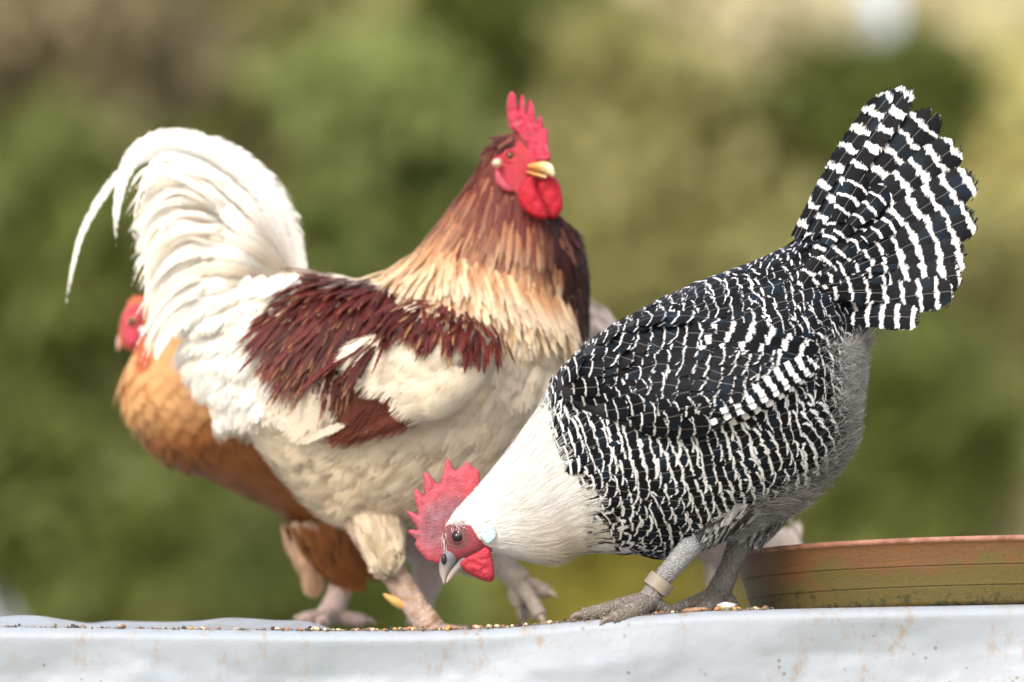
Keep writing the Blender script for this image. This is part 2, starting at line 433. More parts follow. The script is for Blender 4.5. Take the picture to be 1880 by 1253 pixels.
def plumage_mat(name='plumage', tr=.28, rough=.55, fr=.5, bst=.4):
    m, nt, b, out = mat(name); N = NT(nt)
    a = N.n('Attribute', attribute_name='fa'); c = N.n('Attribute', attribute_name='Col')
    sa = N.n('SeparateColor'); N.l(a.outputs['Color'], sa.inputs[0])
    v = N.n('CombineXYZ'); ax = N.math('ABSOLUTE', sa.outputs[0])
    N.l(N.math('MULTIPLY', N.math('ADD', sa.outputs[0], N.math('MULTIPLY', sa.outputs[1], .35)), 1300), v.inputs[0])
    N.l(N.math('MULTIPLY', N.math('ADD', sa.outputs[1], ax), 90), v.inputs[1]); N.l(N.math('MULTIPLY', a.outputs['Alpha'], 60), v.inputs[2])
    st = N.noise(v.outputs[0], 1, 4)
    k = N.math('ADD', .78, N.math('MULTIPLY', st, .4)); k = N.math('ADD', k, N.math('MULTIPLY', N.math('SUBTRACT', a.outputs['Alpha'], .5), .12))
    kk = N.n('CombineColor'); k = N.math('MULTIPLY', k, N.math('SUBTRACT', 1, N.math('MULTIPLY', N.smooth(ax, .0007, .0002), .14))); [N.l(k, kk.inputs[i]) for i in range(3)]
    col = N.mix(1.0, c.outputs['Color'], kk.outputs[0], 'MULTIPLY')
    N.l(col, b.inputs['Base Color']); b.inputs['Roughness'].default_value = rough; b.inputs['Specular IOR Level'].default_value = .3
    N.l(N.bump(st, bst, .0008), b.inputs['Normal'])
    sh = thin(N, b, out, col, tr)
    if fr:
        e = N.n('Attribute', attribute_name='fb'); fringe(N, sh, out, e.outputs['Alpha'], st, fr)
    return m
def skin_mat(name, rough=.5, bscale=900, bst=.4, sss=.15, var=.35, dist=.0006, spec=.4, dust=None):
    m, nt, b, out = mat(name); N = NT(nt)
    c = N.n('Attribute', attribute_name='Col'); tc = N.n('TexCoord').outputs['Object']
    n1 = N.noise(tc, 150, 7, .65); n2 = N.n('TexVoronoi'); n2.inputs['Scale'].default_value = bscale; N.l(tc, n2.inputs['Vector'])
    k = N.math('ADD', 1-var*.5, N.math('MULTIPLY', N.math('SUBTRACT', n1, .25), var*1.2)); kk = N.n('CombineColor'); [N.l(k, kk.inputs[i]) for i in range(3)]
    col = N.mix(1.0, c.outputs['Color'], kk.outputs[0], 'MULTIPLY')
    if dust is not None: col = N.mix(N.math('MULTIPLY', N.smooth(N.noise(tc, 70, 5, .7), .5, .72), .75), col, dust)
    N.l(col, b.inputs['Base Color']); b.inputs['Roughness'].default_value = rough; b.inputs['Specular IOR Level'].default_value = spec
    if sss:
        b.inputs['Subsurface Weight'].default_value = sss; b.inputs['Subsurface Radius'].default_value = (1, .35, .25); b.inputs['Subsurface Scale'].default_value = .003
    N.l(N.bump(N.math('ADD', n2.outputs['Distance'], N.math('MULTIPLY', N.noise(tc, 260, 6, .7), 1.4)), bst, dist), b.inputs['Normal'])
    return m
M_bar = barred_mat(); M_plu = plumage_mat(); M_hair = plumage_mat('down', .45, .8, 0); M_white = plumage_mat('white_hackle', .42, .8, .4, .15)
M_skin = skin_mat('comb_skin', .55, 520, .75, .05, .75, .0008, .3); M_under = skin_mat('under_plumage', .8, 400, .5, 0)
def leg_mat():
    m = skin_mat('scaly_leg', .5, 420, .6, 0, .5, .001, .35, dust=(.2, .16, .12)); N = NT(m.node_tree); b = m.node_tree.nodes['Principled BSDF']
    tc = N.n('TexCoord').outputs['Object']; v = N.n('TexVoronoi', feature='DISTANCE_TO_EDGE'); v.inputs['Scale'].default_value = 250; N.l(tc, v.inputs['Vector'])
    src = b.inputs['Base Color'].links[0].from_socket
    N.l(N.mix(N.math('MULTIPLY', N.smooth(v.outputs['Distance'], .10, .02), .32), src, (.46, .44, .41)), b.inputs['Base Color'])
    N.l(N.bump(N.smooth(v.outputs['Distance'], .0, .2), .8, .0012), b.inputs['Normal']); return m
M_leg = leg_mat(); M_horn = skin_mat('horn', .32, 700, .15, 0, .3)
M_eye = skin_mat('eye', .04, 100, 0, 0, 0, spec=.6)
def leaf_mat(name, c1, c2, tr=.35):
    m, nt, b, out = mat(name); N = NT(nt)
    oi = N.n('Attribute', attribute_name='Col'); s = N.n('SeparateColor'); N.l(oi.outputs['Color'], s.inputs[0])
    col = N.mix(s.outputs[0], c1, c2); N.l(col, b.inputs['Base Color']); b.inputs['Roughness'].default_value = .5; b.inputs['Specular IOR Level'].default_value = .25
    thin(N, b, out, col, tr); return m
def simple_mat(name, c1, c2, scale=8, rough=.8, bump=.4):
    m, nt, b, out = mat(name); N = NT(nt); tc = N.n('TexCoord').outputs['Object']; f = N.noise(tc, scale, 6)
    N.l(N.mix(N.smooth(f, .35, .65), c1, c2), b.inputs['Base Color']); b.inputs['Roughness'].default_value = rough
    N.l(N.bump(f, bump, .01), b.inputs['Normal']); return m

# ------------------------------------------------------------------ setting
GZ = -.78
g = make_mesh('ground', [(-150, -40, GZ), (150, -40, GZ), (150, 260, GZ), (-150, 260, GZ)], np.array([[0, 1, 2, 3]]), smooth=False)
link('ground', g, simple_mat('meadow', (.30, .27, .16), (.46, .41, .28), 3), kind='structure')

EDGE = [(-500, 1151), (0, 1151), (200, 1153), (600, 1158), (800, 1157), (930, 1152), (1040, 1142), (1160, 1131), (1300, 1121), (1500, 1116), (1880, 1109), (2500, 1098)]
EY = -.075
_ex = np.array([at(a, b, EY) for a, b in EDGE])
def edge_z(x): return float(np.interp(x, _ex[:, 0], _ex[:, 2]))
def top_z(x, y):
    """height of the sheeting's upper side"""
    z = edge_z(x); d = max(0, y - EY)
    px = 940 + x/KPX/5.3
    left = 1/(1+math.exp((px-640)/60))
    k = min(1, d/.28); k = k*k*(3-2*k)
    z += k*.012*left
    z += (.004*n3(x*9, y*7, 1.7) + .003*n3(x*24, y*20, 4.2))*min(1, d/.08)*(.25+.75*left)
    for bx, by, br, bh in ((0, .10, .055, .010), (-.26, .12, .045, .007), (.06, .2, .1, .004), (-.19, .1, .03, .008), (-.46, .09, .06, .006), (-.36, .2, .09, .006)):
        z += bh*math.exp(-((x-bx)**2+(y-by)**2)/br**2)*left
    return z
def build_tarp():
    xs = np.linspace(-1.05, 1.05, 330); V = []
    vs = list(np.linspace(1.1, .32, 26)) + list(np.linspace(.3, EY+.012, 44))
    rr = .011; nv = None
    for x in xs:
        col = [(x, y, top_z(x, y)) for y in vs]
        z0 = edge_z(x)
        for a in np.linspace(0, math.pi/2, 9)[1:]:
            col.append((x, EY+.010-rr*math.sin(a), z0 - rr*(1-math.cos(a))))
        for d in np.concatenate([np.linspace(.004, .09, 30), np.linspace(.1, .5, 20)]):
            k = min(1, d/.03)
            w = .013*n3(x*4.2 + .9*d*6, d*3, 9.1) + .006*n3(x*11+d*8, d*10, 2.2) + .0016*n3(x*40, d*34, 6.) + .004*max(0, .22-abs(n3(x*5.5+d*9, d*6, 31.)))**1.5*8*.5 + .0025*max(0, .15-abs(n3(x*13-d*12, d*9, 47.)))*6 + .0008*n3(x*90, d*80, 1.)
            col.append((x, EY-.001 - .02*d + k*w, z0 - rr - d))
        nv = len(col); V += col
    me = make_mesh('tarpaulin', V, gridfaces(len(xs), nv)[:, ::-1].copy())
    m, nt, b, out = mat('plastic_sheet'); N = NT(nt); tc = N.n('TexCoord').outputs['Object']
    n1 = N.noise(tc, 6, 4); base = N.mix(n1, (.255, .30, .355), (.31, .345, .39))
    mp = N.n('Mapping'); mp.inputs['Scale'].default_value = (1, 1, .55); N.l(tc, mp.inputs[0])
    big = N.smooth(N.noise(mp.outputs[0], 9, 3), .40, .62); fine = N.smooth(N.noise(mp.outputs[0], 55, 7, .72), .5, .68)
    st = N.math('MULTIPLY', big, fine); base = N.mix(N.math('MULTIPLY', st, .8), base, (.26, .18, .11))
    vo = N.n('TexVoronoi'); vo.inputs['Scale'].default_value = 70; N.l(tc, vo.inputs[0])
    spk = N.math('MULTIPLY', N.smooth(vo.outputs['Distance'], .17, .08), N.smooth(N.noise(tc, 17, 3), .5, .58)); base = N.mix(N.math('MULTIPLY', spk, .7), base, (.16, .12, .09))
    sx = N.n('SeparateXYZ'); N.l(N.n('NewGeometry').outputs['Normal'], sx.inputs[0])
    po = N.n('SeparateXYZ'); N.l(tc, po.inputs[0])
    dirt = N.math('MULTIPLY', N.smooth(sx.outputs[2], .5, .95), N.smooth(N.noise(tc, 30, 6, .7), .42, .7)); base = N.mix(N.math('MULTIPLY', dirt, .6), base, (.20, .16, .12))
    N.l(base, b.inputs['Base Color']); b.inputs['Roughness'].default_value = .42; b.inputs['Specular IOR Level'].default_value = .4
    N.l(N.bump(N.noise(tc, 60, 6, .65), .22, .004), b.inputs['Normal'])
    o = link('tarpaulin', me, m); tag(o, 'pale blue-grey plastic sheet draped over the bench the chickens stand on', 'tarpaulin')
build_tarp()
def box(x0, x1, y0, y1, z0, z1):
    V = [(x, y, z) for x in (x0, x1) for y in (y0, y1) for z in (z0, z1)]
    return V, np.array([[0, 1, 3, 2], [4, 6, 7, 5], [0, 4, 5, 1], [2, 3, 7, 6], [0, 2, 6, 4], [1, 5, 7, 3]])
bench = thing('bench', 'wooden bench hidden under the pale plastic sheet', 'bench')
M_wood = simple_mat('old_wood', (.12, .08, .05), (.2, .15, .1), 20)
V, F = box(-1.0, 1.0, -.03, 1.08, -.10, -.05); link('bench_top', make_mesh('bench_top', V, F, smooth=False), M_wood, bench)
for x in (-.9, .9):
    for y in (.05, .98):
        V, F = box(x-.03, x+.03, y-.03, y+.03, GZ, -.10); link('leg', make_mesh('leg', V, F, smooth=False), M_wood, bench)

# ------------------------------------------------------------------ background shrubs and trees
def leaf_crown(c, rad, n, size, clumps=26, hollow=.5):
    c = np.array(c); rad = np.array(rad)
    cc = unit(R.normal(size=(clumps, 3)))*(R.random((clumps, 1))**.45)*rad*.85
    cr = (.22+.22*R.random(clumps))*rad.min()
    i = R.integers(0, clumps, n)
    p = c + cc[i] + unit(R.normal(size=(n, 3)))*(R.random((n, 1))**.5)*cr[i][:, None]*np.array([1.15, 1.15, .85])
    d = unit(R.normal(size=(n, 3)) + np.array([0, 0, -.3])); s = unit(np.cross(d, R.normal(size=(n, 3))*.6 + np.array([-.2, -.8, .8]))); nn = np.cross(d, s)
    L = size*(.6+.8*R.random((n, 1))); w = L*.42
    V = np.stack([p, p+d*L*.5+s*w*.5+nn*L*.06, p+d*L, p+d*L*.5-s*w*.5+nn*L*.06], 1)
    tone = np.clip(R.normal(.5, .2, clumps)[i] + R.normal(0, .18, n), 0, 1)
    colr = np.repeat(tone[:, None], 4, 1)[..., None]*np.ones(3)
    return V.reshape(-1, 3), (np.arange(n*4).reshape(n, 4)), colr.reshape(-1, 3), c+cc
M_bark = simple_mat('bark', (.06, .045, .03), (.12, .09, .06), 15)
def tree(name, label, cat, px, py, Y, rx, rz, c1, c2, n=2600, size=.13, trunk=.07, clumps=26, tr=.35, group='blurred shrubs and trees behind the chickens'):
    c = at(px, py, Y); k = (Y-CAM[1])*KPX; rad = (rx*k, rx*k*.9, rz*k)
    root = thing(name, label, cat, group)
    V, F, C, tips = leaf_crown(c, rad, n, size, clumps)
    link('crown', make_mesh('crown', V, F, {'Col': C}, smooth=False), leaf_mat(name+'_leaf', c1, c2, tr), root)
    b = Buf(); base = np.array([c[0]+R.normal(0, .1), Y, GZ-.05]); fork = base*.35+c*.65; fork[2] = base[2] + (c[2]-base[2])*.55
    b.add(*tube([base, base*.5+fork*.5+[.05, 0, 0], fork, c], [trunk, trunk*.85, trunk*.7, trunk*.3], 8, 4), (.5, .5, .5))
    for q in tips[:9]: b.add(*tube([fork + (c-fork)*R.random()*.5, fork*.4+q*.6+R.normal(0, .05, 3), q], [trunk*.45, trunk*.3, trunk*.1], 6, 3), (.5, .5, .5))
    b.build('trunk', [M_bark], root)
G = lambda r, g, b: (r, g, b)
DK, MID, YEL, BRN, OLV, PAL = ((.095, .12, .025), (.18, .205, .05)), ((.165, .205, .055), (.26, .30, .095)), ((.50, .46, .17), (.66, .60, .29)), ((.24, .20, .11), (.34, .29, .17)), ((.255, .25, .08), (.38, .36, .15)), ((.62, .56, .34), (.78, .72, .50))
TREES = [
 ('shrub', 'dull brown-green shrub behind at the top left corner', 'shrub', 60, 120, 11, 330, 300, BRN),
 ('shrub', 'dark green shrub behind the white tail of the rooster', 'shrub', 170, 430, 10, 300, 260, DK),
 ('shrub', 'olive-brown shrub above the arched white tail of the rooster', 'shrub', 440, 60, 12, 240, 190, OLV),
 ('tree', 'yellowish tree above the back of the rooster', 'tree', 640, 110, 14, 200, 220, YEL),
 ('shrub', 'mid green shrub behind the rooster back and neck', 'shrub', 680, 370, 11, 260, 260, MID),
 ('tree', 'dark green tree right above the red comb of the rooster', 'tree', 960, 20, 13, 220, 150, DK),
 ('shrub', 'olive green shrub between rooster head and barred tail', 'shrub', 1190, 320, 12, 260, 270, OLV),
 ('tree', 'pale yellow tree at the top between rooster and barred tail', 'tree', 1340, 40, 15, 240, 150, PAL),
 ('shrub', 'dark green shrub behind the tip of the barred tail', 'shrub', 1580, 190, 12, 160, 130, DK),
 ('tree', 'light olive tree at the right of the barred tail', 'tree', 1850, 300, 14, 150, 220, YEL),
 ('shrub', 'deep green shrub at the lower left behind the buff hen', 'shrub', 90, 850, 10, 300, 260, DK),
 ('shrub', 'olive shrub below the breast of the buff hen', 'shrub', 330, 1010, 12, 260, 220, OLV),
 ('shrub', 'green shrub between the legs of buff hen and rooster', 'shrub', 610, 1100, 11, 220, 220, MID),
 ('shrub', 'yellow-olive shrub seen under the belly of the speckled hen', 'shrub', 1080, 1080, 12, 300, 220, ((.32, .29, .05), (.48, .43, .10))),
 ('shrub', 'dark green shrub at the right behind the hen fluff', 'shrub', 1660, 820, 11, 170, 250, DK),
 ('shrub', 'olive shrub above the terracotta tray', 'shrub', 1560, 1010, 13, 280, 180, OLV),
 ('shrub', 'mid green shrub behind the barred back of the speckled hen', 'shrub', 1330, 620, 12, 290, 260, OLV),
 ('tree', 'pale straw-coloured tree at the top right corner', 'tree', 1790, 40, 17, 200, 110, PAL),
 ('shrub', 'pale straw-coloured shrub at the right edge above the tray', 'shrub', 1890, 900, 15, 90, 150, PAL),
 ('shrub', 'olive shrub at the right edge beneath the barred tail', 'shrub', 1800, 600, 13, 180, 200, OLV),
]
for (nm, lb, ct, px, py, Y, rx, rz, (c1, c2)) in TREES:
    tree(nm, lb, ct, px, py, Y*1.45, rx*1.12, rz*1.12, c1, c2, size=.19, trunk=.09)
# a row of taller trees farther off closes the view, sky shows between them
for i, (px, py, Y, rx, rz, cc) in enumerate(((-120, 500, 31, 420, 700, OLV), (420, 600, 32, 430, 720, DK), (900, 560, 32, 420, 620, OLV), (1330, 640, 33, 400, 640, YEL), (1690, 640, 31, 260, 560, MID))):
    tree('tree', ['far olive tree beyond the shrubs at the left edge', 'far dark tree beyond the shrubs over the buff hen', 'far olive tree beyond the shrubs over the rooster neck', 'far yellowish tree beyond the shrubs over the speckled hen', 'far green tree beyond the shrubs behind the barred tail'][i], 'tree', px, py, Y, rx, rz, *cc, n=5200, size=.36, trunk=.2, clumps=46)

# woods that go on to both sides of the meadow
wv_, wf_, wc_, n0 = [], [], [], 0
for k in range(34):
    sd_ = -1 if k % 2 else 1; a = 10 + 62*(k//2)/16; ang_ = math.radians(a); r_ = 34 + R.uniform(-4, 6); h_ = R.uniform(2.2, 3.6)
    V, F, C, _ = leaf_crown((sd_*math.sin(ang_)*r_, -5 + math.cos(ang_)*r_, GZ+h_*.42), (3.2, 3.0, h_), 1500, .5, 22); wv_.append(V); wf_.append(F+n0); wc_.append(C); n0 += len(V)
link('woods', make_mesh('woods', np.concatenate(wv_), np.concatenate(wf_), {'Col': np.concatenate(wc_)}, smooth=False), leaf_mat('woods_leaf', *OLV), kind='stuff')

# ================================================================== SPECKLED HEN
def foot(buf, ankle, toes, col, claw, m=1, r=.0068, mc=2):
    for path, rr in toes:
        p = [ankle] + path; n = len(p)
        buf.add(*tube(p, np.linspace(r*1.15, rr, n), 12, 12, .2, .0042), col, m)
        d = unit(p[-1]-p[-2]); c = [p[-1]-d*.002, p[-1]+d*.006+[0, 0, .0012], p[-1]+d*.012-[0, 0, .002]]
        buf.add(*tube(c, [rr*.72, rr*.5, .0006], 8, 5), claw, mc)

hen = thing('speckled_hen', 'black and white barred hen with white neck pecking beside the terracotta tray', 'chicken')
HY = 0.0
HL = Loft([
 (813, 1000, 826, 1030, .005, HY), (812, 978, 846, 1030, .011, HY), (826, 950, 876, 1026, .016, HY), (852, 920, 902, 1014, .019, HY),
 (890, 880, 942, 1022, .026, HY), (936, 824, 1006, 1034, .040, HY), (984, 758, 1072, 1016, .056, HY), (1010, 712, 1140, 1014, .072, HY),
 (1066, 646, 1210, 1018, .085, HY), (1155, 586, 1292, 1002, .094, HY), (1254, 536, 1384, 958, .096, HY), (1344, 500, 1470, 915, .088, HY),
 (1424, 466, 1545, 830, .070, HY), (1480, 440, 1566, 740, .048, HY), (1530, 440, 1575, 650, .028, HY), (1570, 470, 1600, 600, .010, HY)])
hb = Buf()
V, F = HL.mesh(130, 56)
FACE = [(806, 978), (824, 962), (848, 958), (868, 966), (878, 985), (892, 1000), (906, 1008), (898, 1022), (868, 1030), (826, 1036), (812, 1024), (805, 1000)]
px, py = proj(V)
infl = inpoly(px, py, FACE)
WHITE = np.array([.90, .89, .87])
cv = np.where((px < 1075)[:, None], WHITE*.9, np.array([.02, .02, .024]))
cv = np.where(((px > 1440) & (py > 620))[:, None], np.array([.10, .098, .10]), cv)
face_c = np.where((segdist(px, py, [(838, 985), (838, 986)]) < 24)[:, None], np.array([.17, .055, .06]), np.array([.27, .05, .065]))
cv = np.where(infl[:, None], face_c, cv)
hb.add(V, F, cv, 0)
GREY, DGREY = np.array([.22, .21, .21]), np.array([.17, .145, .12])
def shank(buf, path, rad, cols, m=1, n=16, spot=None):
    V, F = tube(path, rad, n, 16, .10, .0055)
    k = len(V)-2; t = np.concatenate([np.repeat(np.linspace(0, 1, k//n), n), [0, 1]])[:, None]
    C = np.asarray(cols[0])*(1-t) + np.asarray(cols[1])*t
    if spot is not None:
        k2 = np.clip(np.array([n3(*(p*95)) for p in V])*2.2, 0, .85)[:, None]; C = C*(1-k2) + np.asarray(spot)*k2
    buf.add(V, F, C, m)
yn, yf = -.042, .036
shank(hb, [at(1310, 952, -.015), at(1275, 994, -.036), at(1244, 1030, yn), at(1214, 1066, yn), at(1194, 1096, yn), at(1180, 1112, yn)], [.016, .0108, .0096, .0088, .0100, .0095], [(.30, .33, .38), (.20, .175, .15)])
ank = at(1192, 1104, yn)
foot(hb, ank, [([at(1150, 1112, yn-.006), at(1110, 1122, yn-.012), at(1068, 1130, yn-.016)], .0062), ([at(1165, 1120, yn-.018), at(1140, 1130, yn-.026), at(1122, 1137, yn-.029)], .006),
                ([at(1165, 1112, yn+.018), at(1135, 1124, yn+.032), at(1105, 1130, yn+.038)], .0055), ([at(1212, 1116, yn+.006), at(1232, 1130, yn+.01)], .005)], DGREY, (.16, .13, .11), r=.0085)
shank(hb, [at(1420, 880, .02), at(1385, 950, yf), at(1362, 990, yf), at(1340, 1040, yf), at(1322, 1082, yf), at(1312, 1098, yf)], [.024, .0165, .0115, .0095, .0115, .011], [(.20, .20, .21), (.17, .15, .13)])
ank = at(1318, 1092, yf)
foot(hb, ank, [([at(1292, 1104, yf-.004), at(1262, 1114, yf-.008), at(1232, 1124, yf-.012)], .006), ([at(1305, 1110, yf-.02), at(1288, 1118, yf-.034)], .006),
                ([at(1300, 1104, yf+.02), at(1276, 1114, yf+.034)], .0055), ([at(1336, 1104, yf+.004), at(1352, 1120, yf+.006)], .005)], DGREY, (.16, .13, .11), r=.009)
hbody = hb.build('body', [M_under, M_leg, M_horn], hen)
# leg band
p0, p1 = at(1217, 1063, yn), at(1202, 1083, yn); d = unit(p1-p0)
rv, rf = tube([p0, p0*.5+p1*.5, p1], [.0128, .0128, .0128], 24, 4, cap=False); ri, rfi = tube([p0, p0*.5+p1*.5, p1], [.0112, .0112, .0112], 24, 4, cap=False)
k = len(rv); nr = 24; e = len(rv)-nr
rim = [[j, (j+1) % nr, k+(j+1) % nr, k+j] for j in range(nr)] + [[e+(j+1) % nr, e+j, k+e+j, k+e+(j+1) % nr] for j in range(nr)]
link('leg_band', make_mesh('leg_band', np.concatenate([rv, ri]), rf + [[i+k for i in f[::-1]] for f in rfi] + rim, {'Col': np.tile([[.26, .225, .18]], (2*k, 1))}), skin_mat('plastic_band', .5, 300, .1, 0, .3), hen)
# comb, wattles, ear lobe, eye, beak
COMB = [(845, 955), (842, 970), (832, 985), (827, 1005), (824, 1018), (823, 1032), (806, 1036), (785, 1030), (770, 1014), (761, 1000), (764, 992), (758, 986), (747, 974), (757, 972), (766, 974), (764, 966), (754, 953), (746, 939), (757, 940), (768, 945),
        (765, 930), (760, 912), (761, 897), (768, 899), (779, 912), (778, 890), (777, 868), (784, 867), (796, 880), (806, 890), (812, 872), (818, 846), (823, 843), (830, 853), (835, 864), (846, 858), (856, 848), (862, 850), (868, 858), (879, 864), (882, 880), (878, 900), (868, 918), (852, 934), (838, 946)]
V, F, q, dd = inflate(COMB, HY, .0042, 2.6, 18, bump=.0011, bscale=.06)
RED, PURP = np.array([.52, .075, .10]), np.array([.25, .095, .125])
c = np.where((dd < 9)[:, None] | (q[:, :1] > 846) , RED, PURP)
w = np.clip((segdist(q[:, 0], q[:, 1], [(836, 935), (795, 955), (795, 985)], False))/38, 0, 1)[:, None]
tipw = np.clip((16-dd)/14, 0, 1)[:, None]*np.clip((w-.1)*1.6, 0, 1)
right = np.clip((q[:, :1]-838)/16, 0, 1)*np.clip((930-q[:, 1:2])/20, 0, 1)
lowr = np.clip((q[:, 1:2]-1000)/22, 0, 1)*.8
f_ = np.maximum(np.maximum(w**1.5*.8, right), np.maximum(tipw*.7, lowr)); c = PURP*(1-f_) + RED*f_
pale = np.array([[max(0, n3(a*.05, b*.05, 7))*.5 for a, b in q]]).T*(1-f_); c = c*(1-pale) + np.array([.45, .30, .34])*pale
link('comb', make_mesh('comb', V, F, {'Col': c}), M_skin, hen)
V, F, q, dd = inflate([(842, 1034), (856, 1024), (880, 1012), (890, 1004), (897, 1006), (903, 1020), (907, 1045), (907, 1062), (900, 1067), (886, 1064), (868, 1056), (852, 1046)], HY-.017, .0035, 2.6, 14, ykx=-.0000, yky=.00008, bump=.002, bscale=.1, smooth=1)
link('wattle', make_mesh('wattle', V, F, {'Col': np.tile([[.46, .032, .055]], (len(V), 1))}), M_skin, hen)
V2 = V.copy(); V2[:, 1] = 2*HY - V2[:, 1]; link('wattle', make_mesh('wattle', V2, [f[::-1] for f in F], {'Col': np.tile([[.46, .032, .055]], (len(V), 1))}), M_skin, hen)
V, F, q, dd = inflate([(882, 978), (892, 965), (902, 963), (910, 972), (913, 985), (904, 995), (894, 1001), (886, 992), (880, 984)], HY-.0225, .0016, 2.2, 6, bump=.0010, bscale=.22, smooth=1)
link('ear_lobe', make_mesh('ear_lobe', V, F, {'Col': np.tile([[.40, .55, .60]], (len(V), 1))}), skin_mat('ear_lobe', .55, 600, .4, .1, .2), hen)
V2 = V.copy(); V2[:, 1] = 2*HY - V2[:, 1]; link('ear_lobe', make_mesh('ear_lobe', V2, [f[::-1] for f in F], {'Col': np.tile([[.40, .55, .60]], (len(V), 1))}), M_skin, hen)
def ball(c, r, colf, n=20):
    th, ph = np.meshgrid(np.linspace(0, np.pi, n), np.linspace(0, 2*np.pi, n*2, endpoint=False), indexing='ij')
    d = np.stack([np.sin(th)*np.cos(ph), -np.cos(th), np.sin(th)*np.sin(ph)], -1).reshape(-1, 3)    # pole towards the camera
    return c + d*r, gridfaces(n, n*2, True), np.array([colf(a) for a in np.repeat(np.linspace(0, 180, n), n*2)])
def eyes(root, px, py, Ys, r, colf):
    for Y in Ys:
        V, F, C = ball(at(px, py, Y), r, colf if Y < 1e9 else colf)
        if Y == Ys[-1] and len(Ys) > 1: V = V.copy(); V[:, 1] = 2*Y - V[:, 1]; F = F[:, ::-1].copy()
        o = link('eye', make_mesh('eye', V, F, {'Col': C}), M_eye, root)
# depth of the face surface at the eye
bv = bvh_of([HL.mesh(130, 56)])
pe, _, _ = cast(bv, [839], [986]); ye = pe[0][1]
eyes(hen, 840, 986, [ye+.0022, 2*HY-ye-.0022], .0056, lambda a: (.004, .003, .003) if a < 62 else (.05, .02, .01))
for Y, s in ((ye, 1), (2*HY-ye, -1)):                       # lid: a ring of skin round the eye
    ring = [at(840+11.2*math.cos(a), 986+10.8*math.sin(a), Y-.0005*s) for a in np.linspace(0, 2*math.pi, 17)]
    V, F = tube(ring, [.0009]*17, 8, 3); link('eyelid', make_mesh('eyelid', V, F, {'Col': np.tile([[.13, .05, .05]], (len(V), 1))}), M_skin, hen)
UB = Loft([(818, 1006, 846, 1020, .0085, HY), (809, 1020, 838, 1034, .0078, HY), (806, 1036, 828, 1046, .006, HY), (807, 1052, 821, 1058, .004, HY), (812, 1066, 817, 1068, .0018, HY), (815, 1073, 816, 1073, .0004, HY)])
LB = Loft([(846, 1021, 862, 1030, .007, HY), (837, 1035, 851, 1043, .006, HY), (826, 1049, 838, 1055, .0042, HY), (820, 1062, 826, 1066, .002, HY), (819, 1070, 821, 1070, .0005, HY)])
bk = Buf()
for L_ in (UB, LB):
    V, F = L_.mesh(30, 20); x_, y_ = proj(V); t = np.clip((y_-1030)/40, 0, 1)[:, None]
    bk.add(V, F, np.array([.16, .17, .20])*(1-t) + np.array([.52, .42, .33])*t)
beak = bk.build('beak', [M_horn], hen)
V, F, C = ball(at(815, 1027, HY-.0072), .0026, lambda a: (.02, .015, .012)); V[:, 2] = (V[:, 2]-V[:, 2].mean())*1.9 + V[:, 2].mean()
link('nostril', make_mesh('nostril', V, F, {'Col': C}), M_horn, beak)

# ---- plumage
NECK = [(985, 690), (1005, 760), (1020, 830), (1062, 900), (1085, 960), (1100, 1030)]
def right_of_neck(x, y):                                  # signed pixels: + on the barred side
    xi = np.interp(y, [p[1] for p in NECK], [p[0] for p in NECK]); return x - xi
HWING = [(1012, 705), (1060, 650), (1140, 592), (1240, 575), (1330, 588), (1420, 606), (1500, 648), (1516, 660), (1480, 690), (1400, 742), (1320, 786), (1228, 812), (1130, 778), (1050, 745)]
FLE = [(1556, 630), (1583, 720), (1587, 790), (1562, 862), (1512, 924), (1440, 955), (1330, 1004)]
fl_dist = lambda x, y: segdist(x, y, FLE, False)
u, th = HL.rows(5.0, 14.2, .0102, .0104, .035)
P, D, N = HL.frame(u, th); x_, y_ = proj(P); sgn = right_of_neck(x_, y_) + R.normal(0, 15, len(x_))
fluffz = (fl_dist(x_, y_) < 40) & (x_ > 1330) & (y_ > 640)
inner_w = inpoly(x_, y_, HWING) & (segdist(x_, y_, HWING) > 26) & (np.abs(N[:, 1]) > .3)
keep = (sgn > 0) & ~(fluffz & (R.random(len(x_)) > .12)) & ~inner_w
P, D, N, x_, y_, sgn = P[keep], D[keep], N[keep], x_[keep], y_[keep], sgn[keep]
back = np.clip((700 - y_ + (x_-1300)*.1)/90, 0, 1)                      # back: bigger, darker feathers
lowb = np.clip((y_-880)/120, 0, 1)*np.clip((1250-x_)/150, 0, 1)
per = .0103 + .0008*back - .002*lowb
dj = pxdir(x_, y_, R.normal(0, 9, len(x_))) * 0
lf2 = np.array([n3(a*.016, b*.016, 15.) for a, b in zip(x_, y_)]); rot = np.radians(R.normal(0, 5, len(x_)) + 22*lf2)[:, None]; D = unit(D*np.cos(rot) + np.cross(N, D)*np.sin(rot))
D = unit(D + np.array([0, 0, -.28])*np.clip((y_-760)/150, 0, 1)[:, None])
lf = np.array([n3(a*.011, b*.011, 5.) for a, b in zip(x_, y_)]); L = (.026 + .010*back)*(1 + .34*lf + R.normal(0, .03, len(x_))); Wd = (.0235 + .001*back)*R.uniform(.9, 1.12, len(x_))
fs = feathers(P, D, N, L, Wd, 'round', h0=.0002, lift=.16, curv=3.4, camber=.14, nl=8, nw=6, tj=.08, barcurve=30, period=per, ratio=.225 - .080*back + .12*lf2 + R.normal(0, .035, len(x_)),
              fade=np.clip((75-sgn)/75, 0, 1)*.42 + .22*lowb + .1*np.clip((y_-960)/50, 0, 1), off=R.normal(-.06, .022, len(x_)))
rest = [split_emit(fs, 300, 'body_feather', 'plumage', M_bar, hen)]
emit_joined(rest, 'plumage', M_bar, hen)
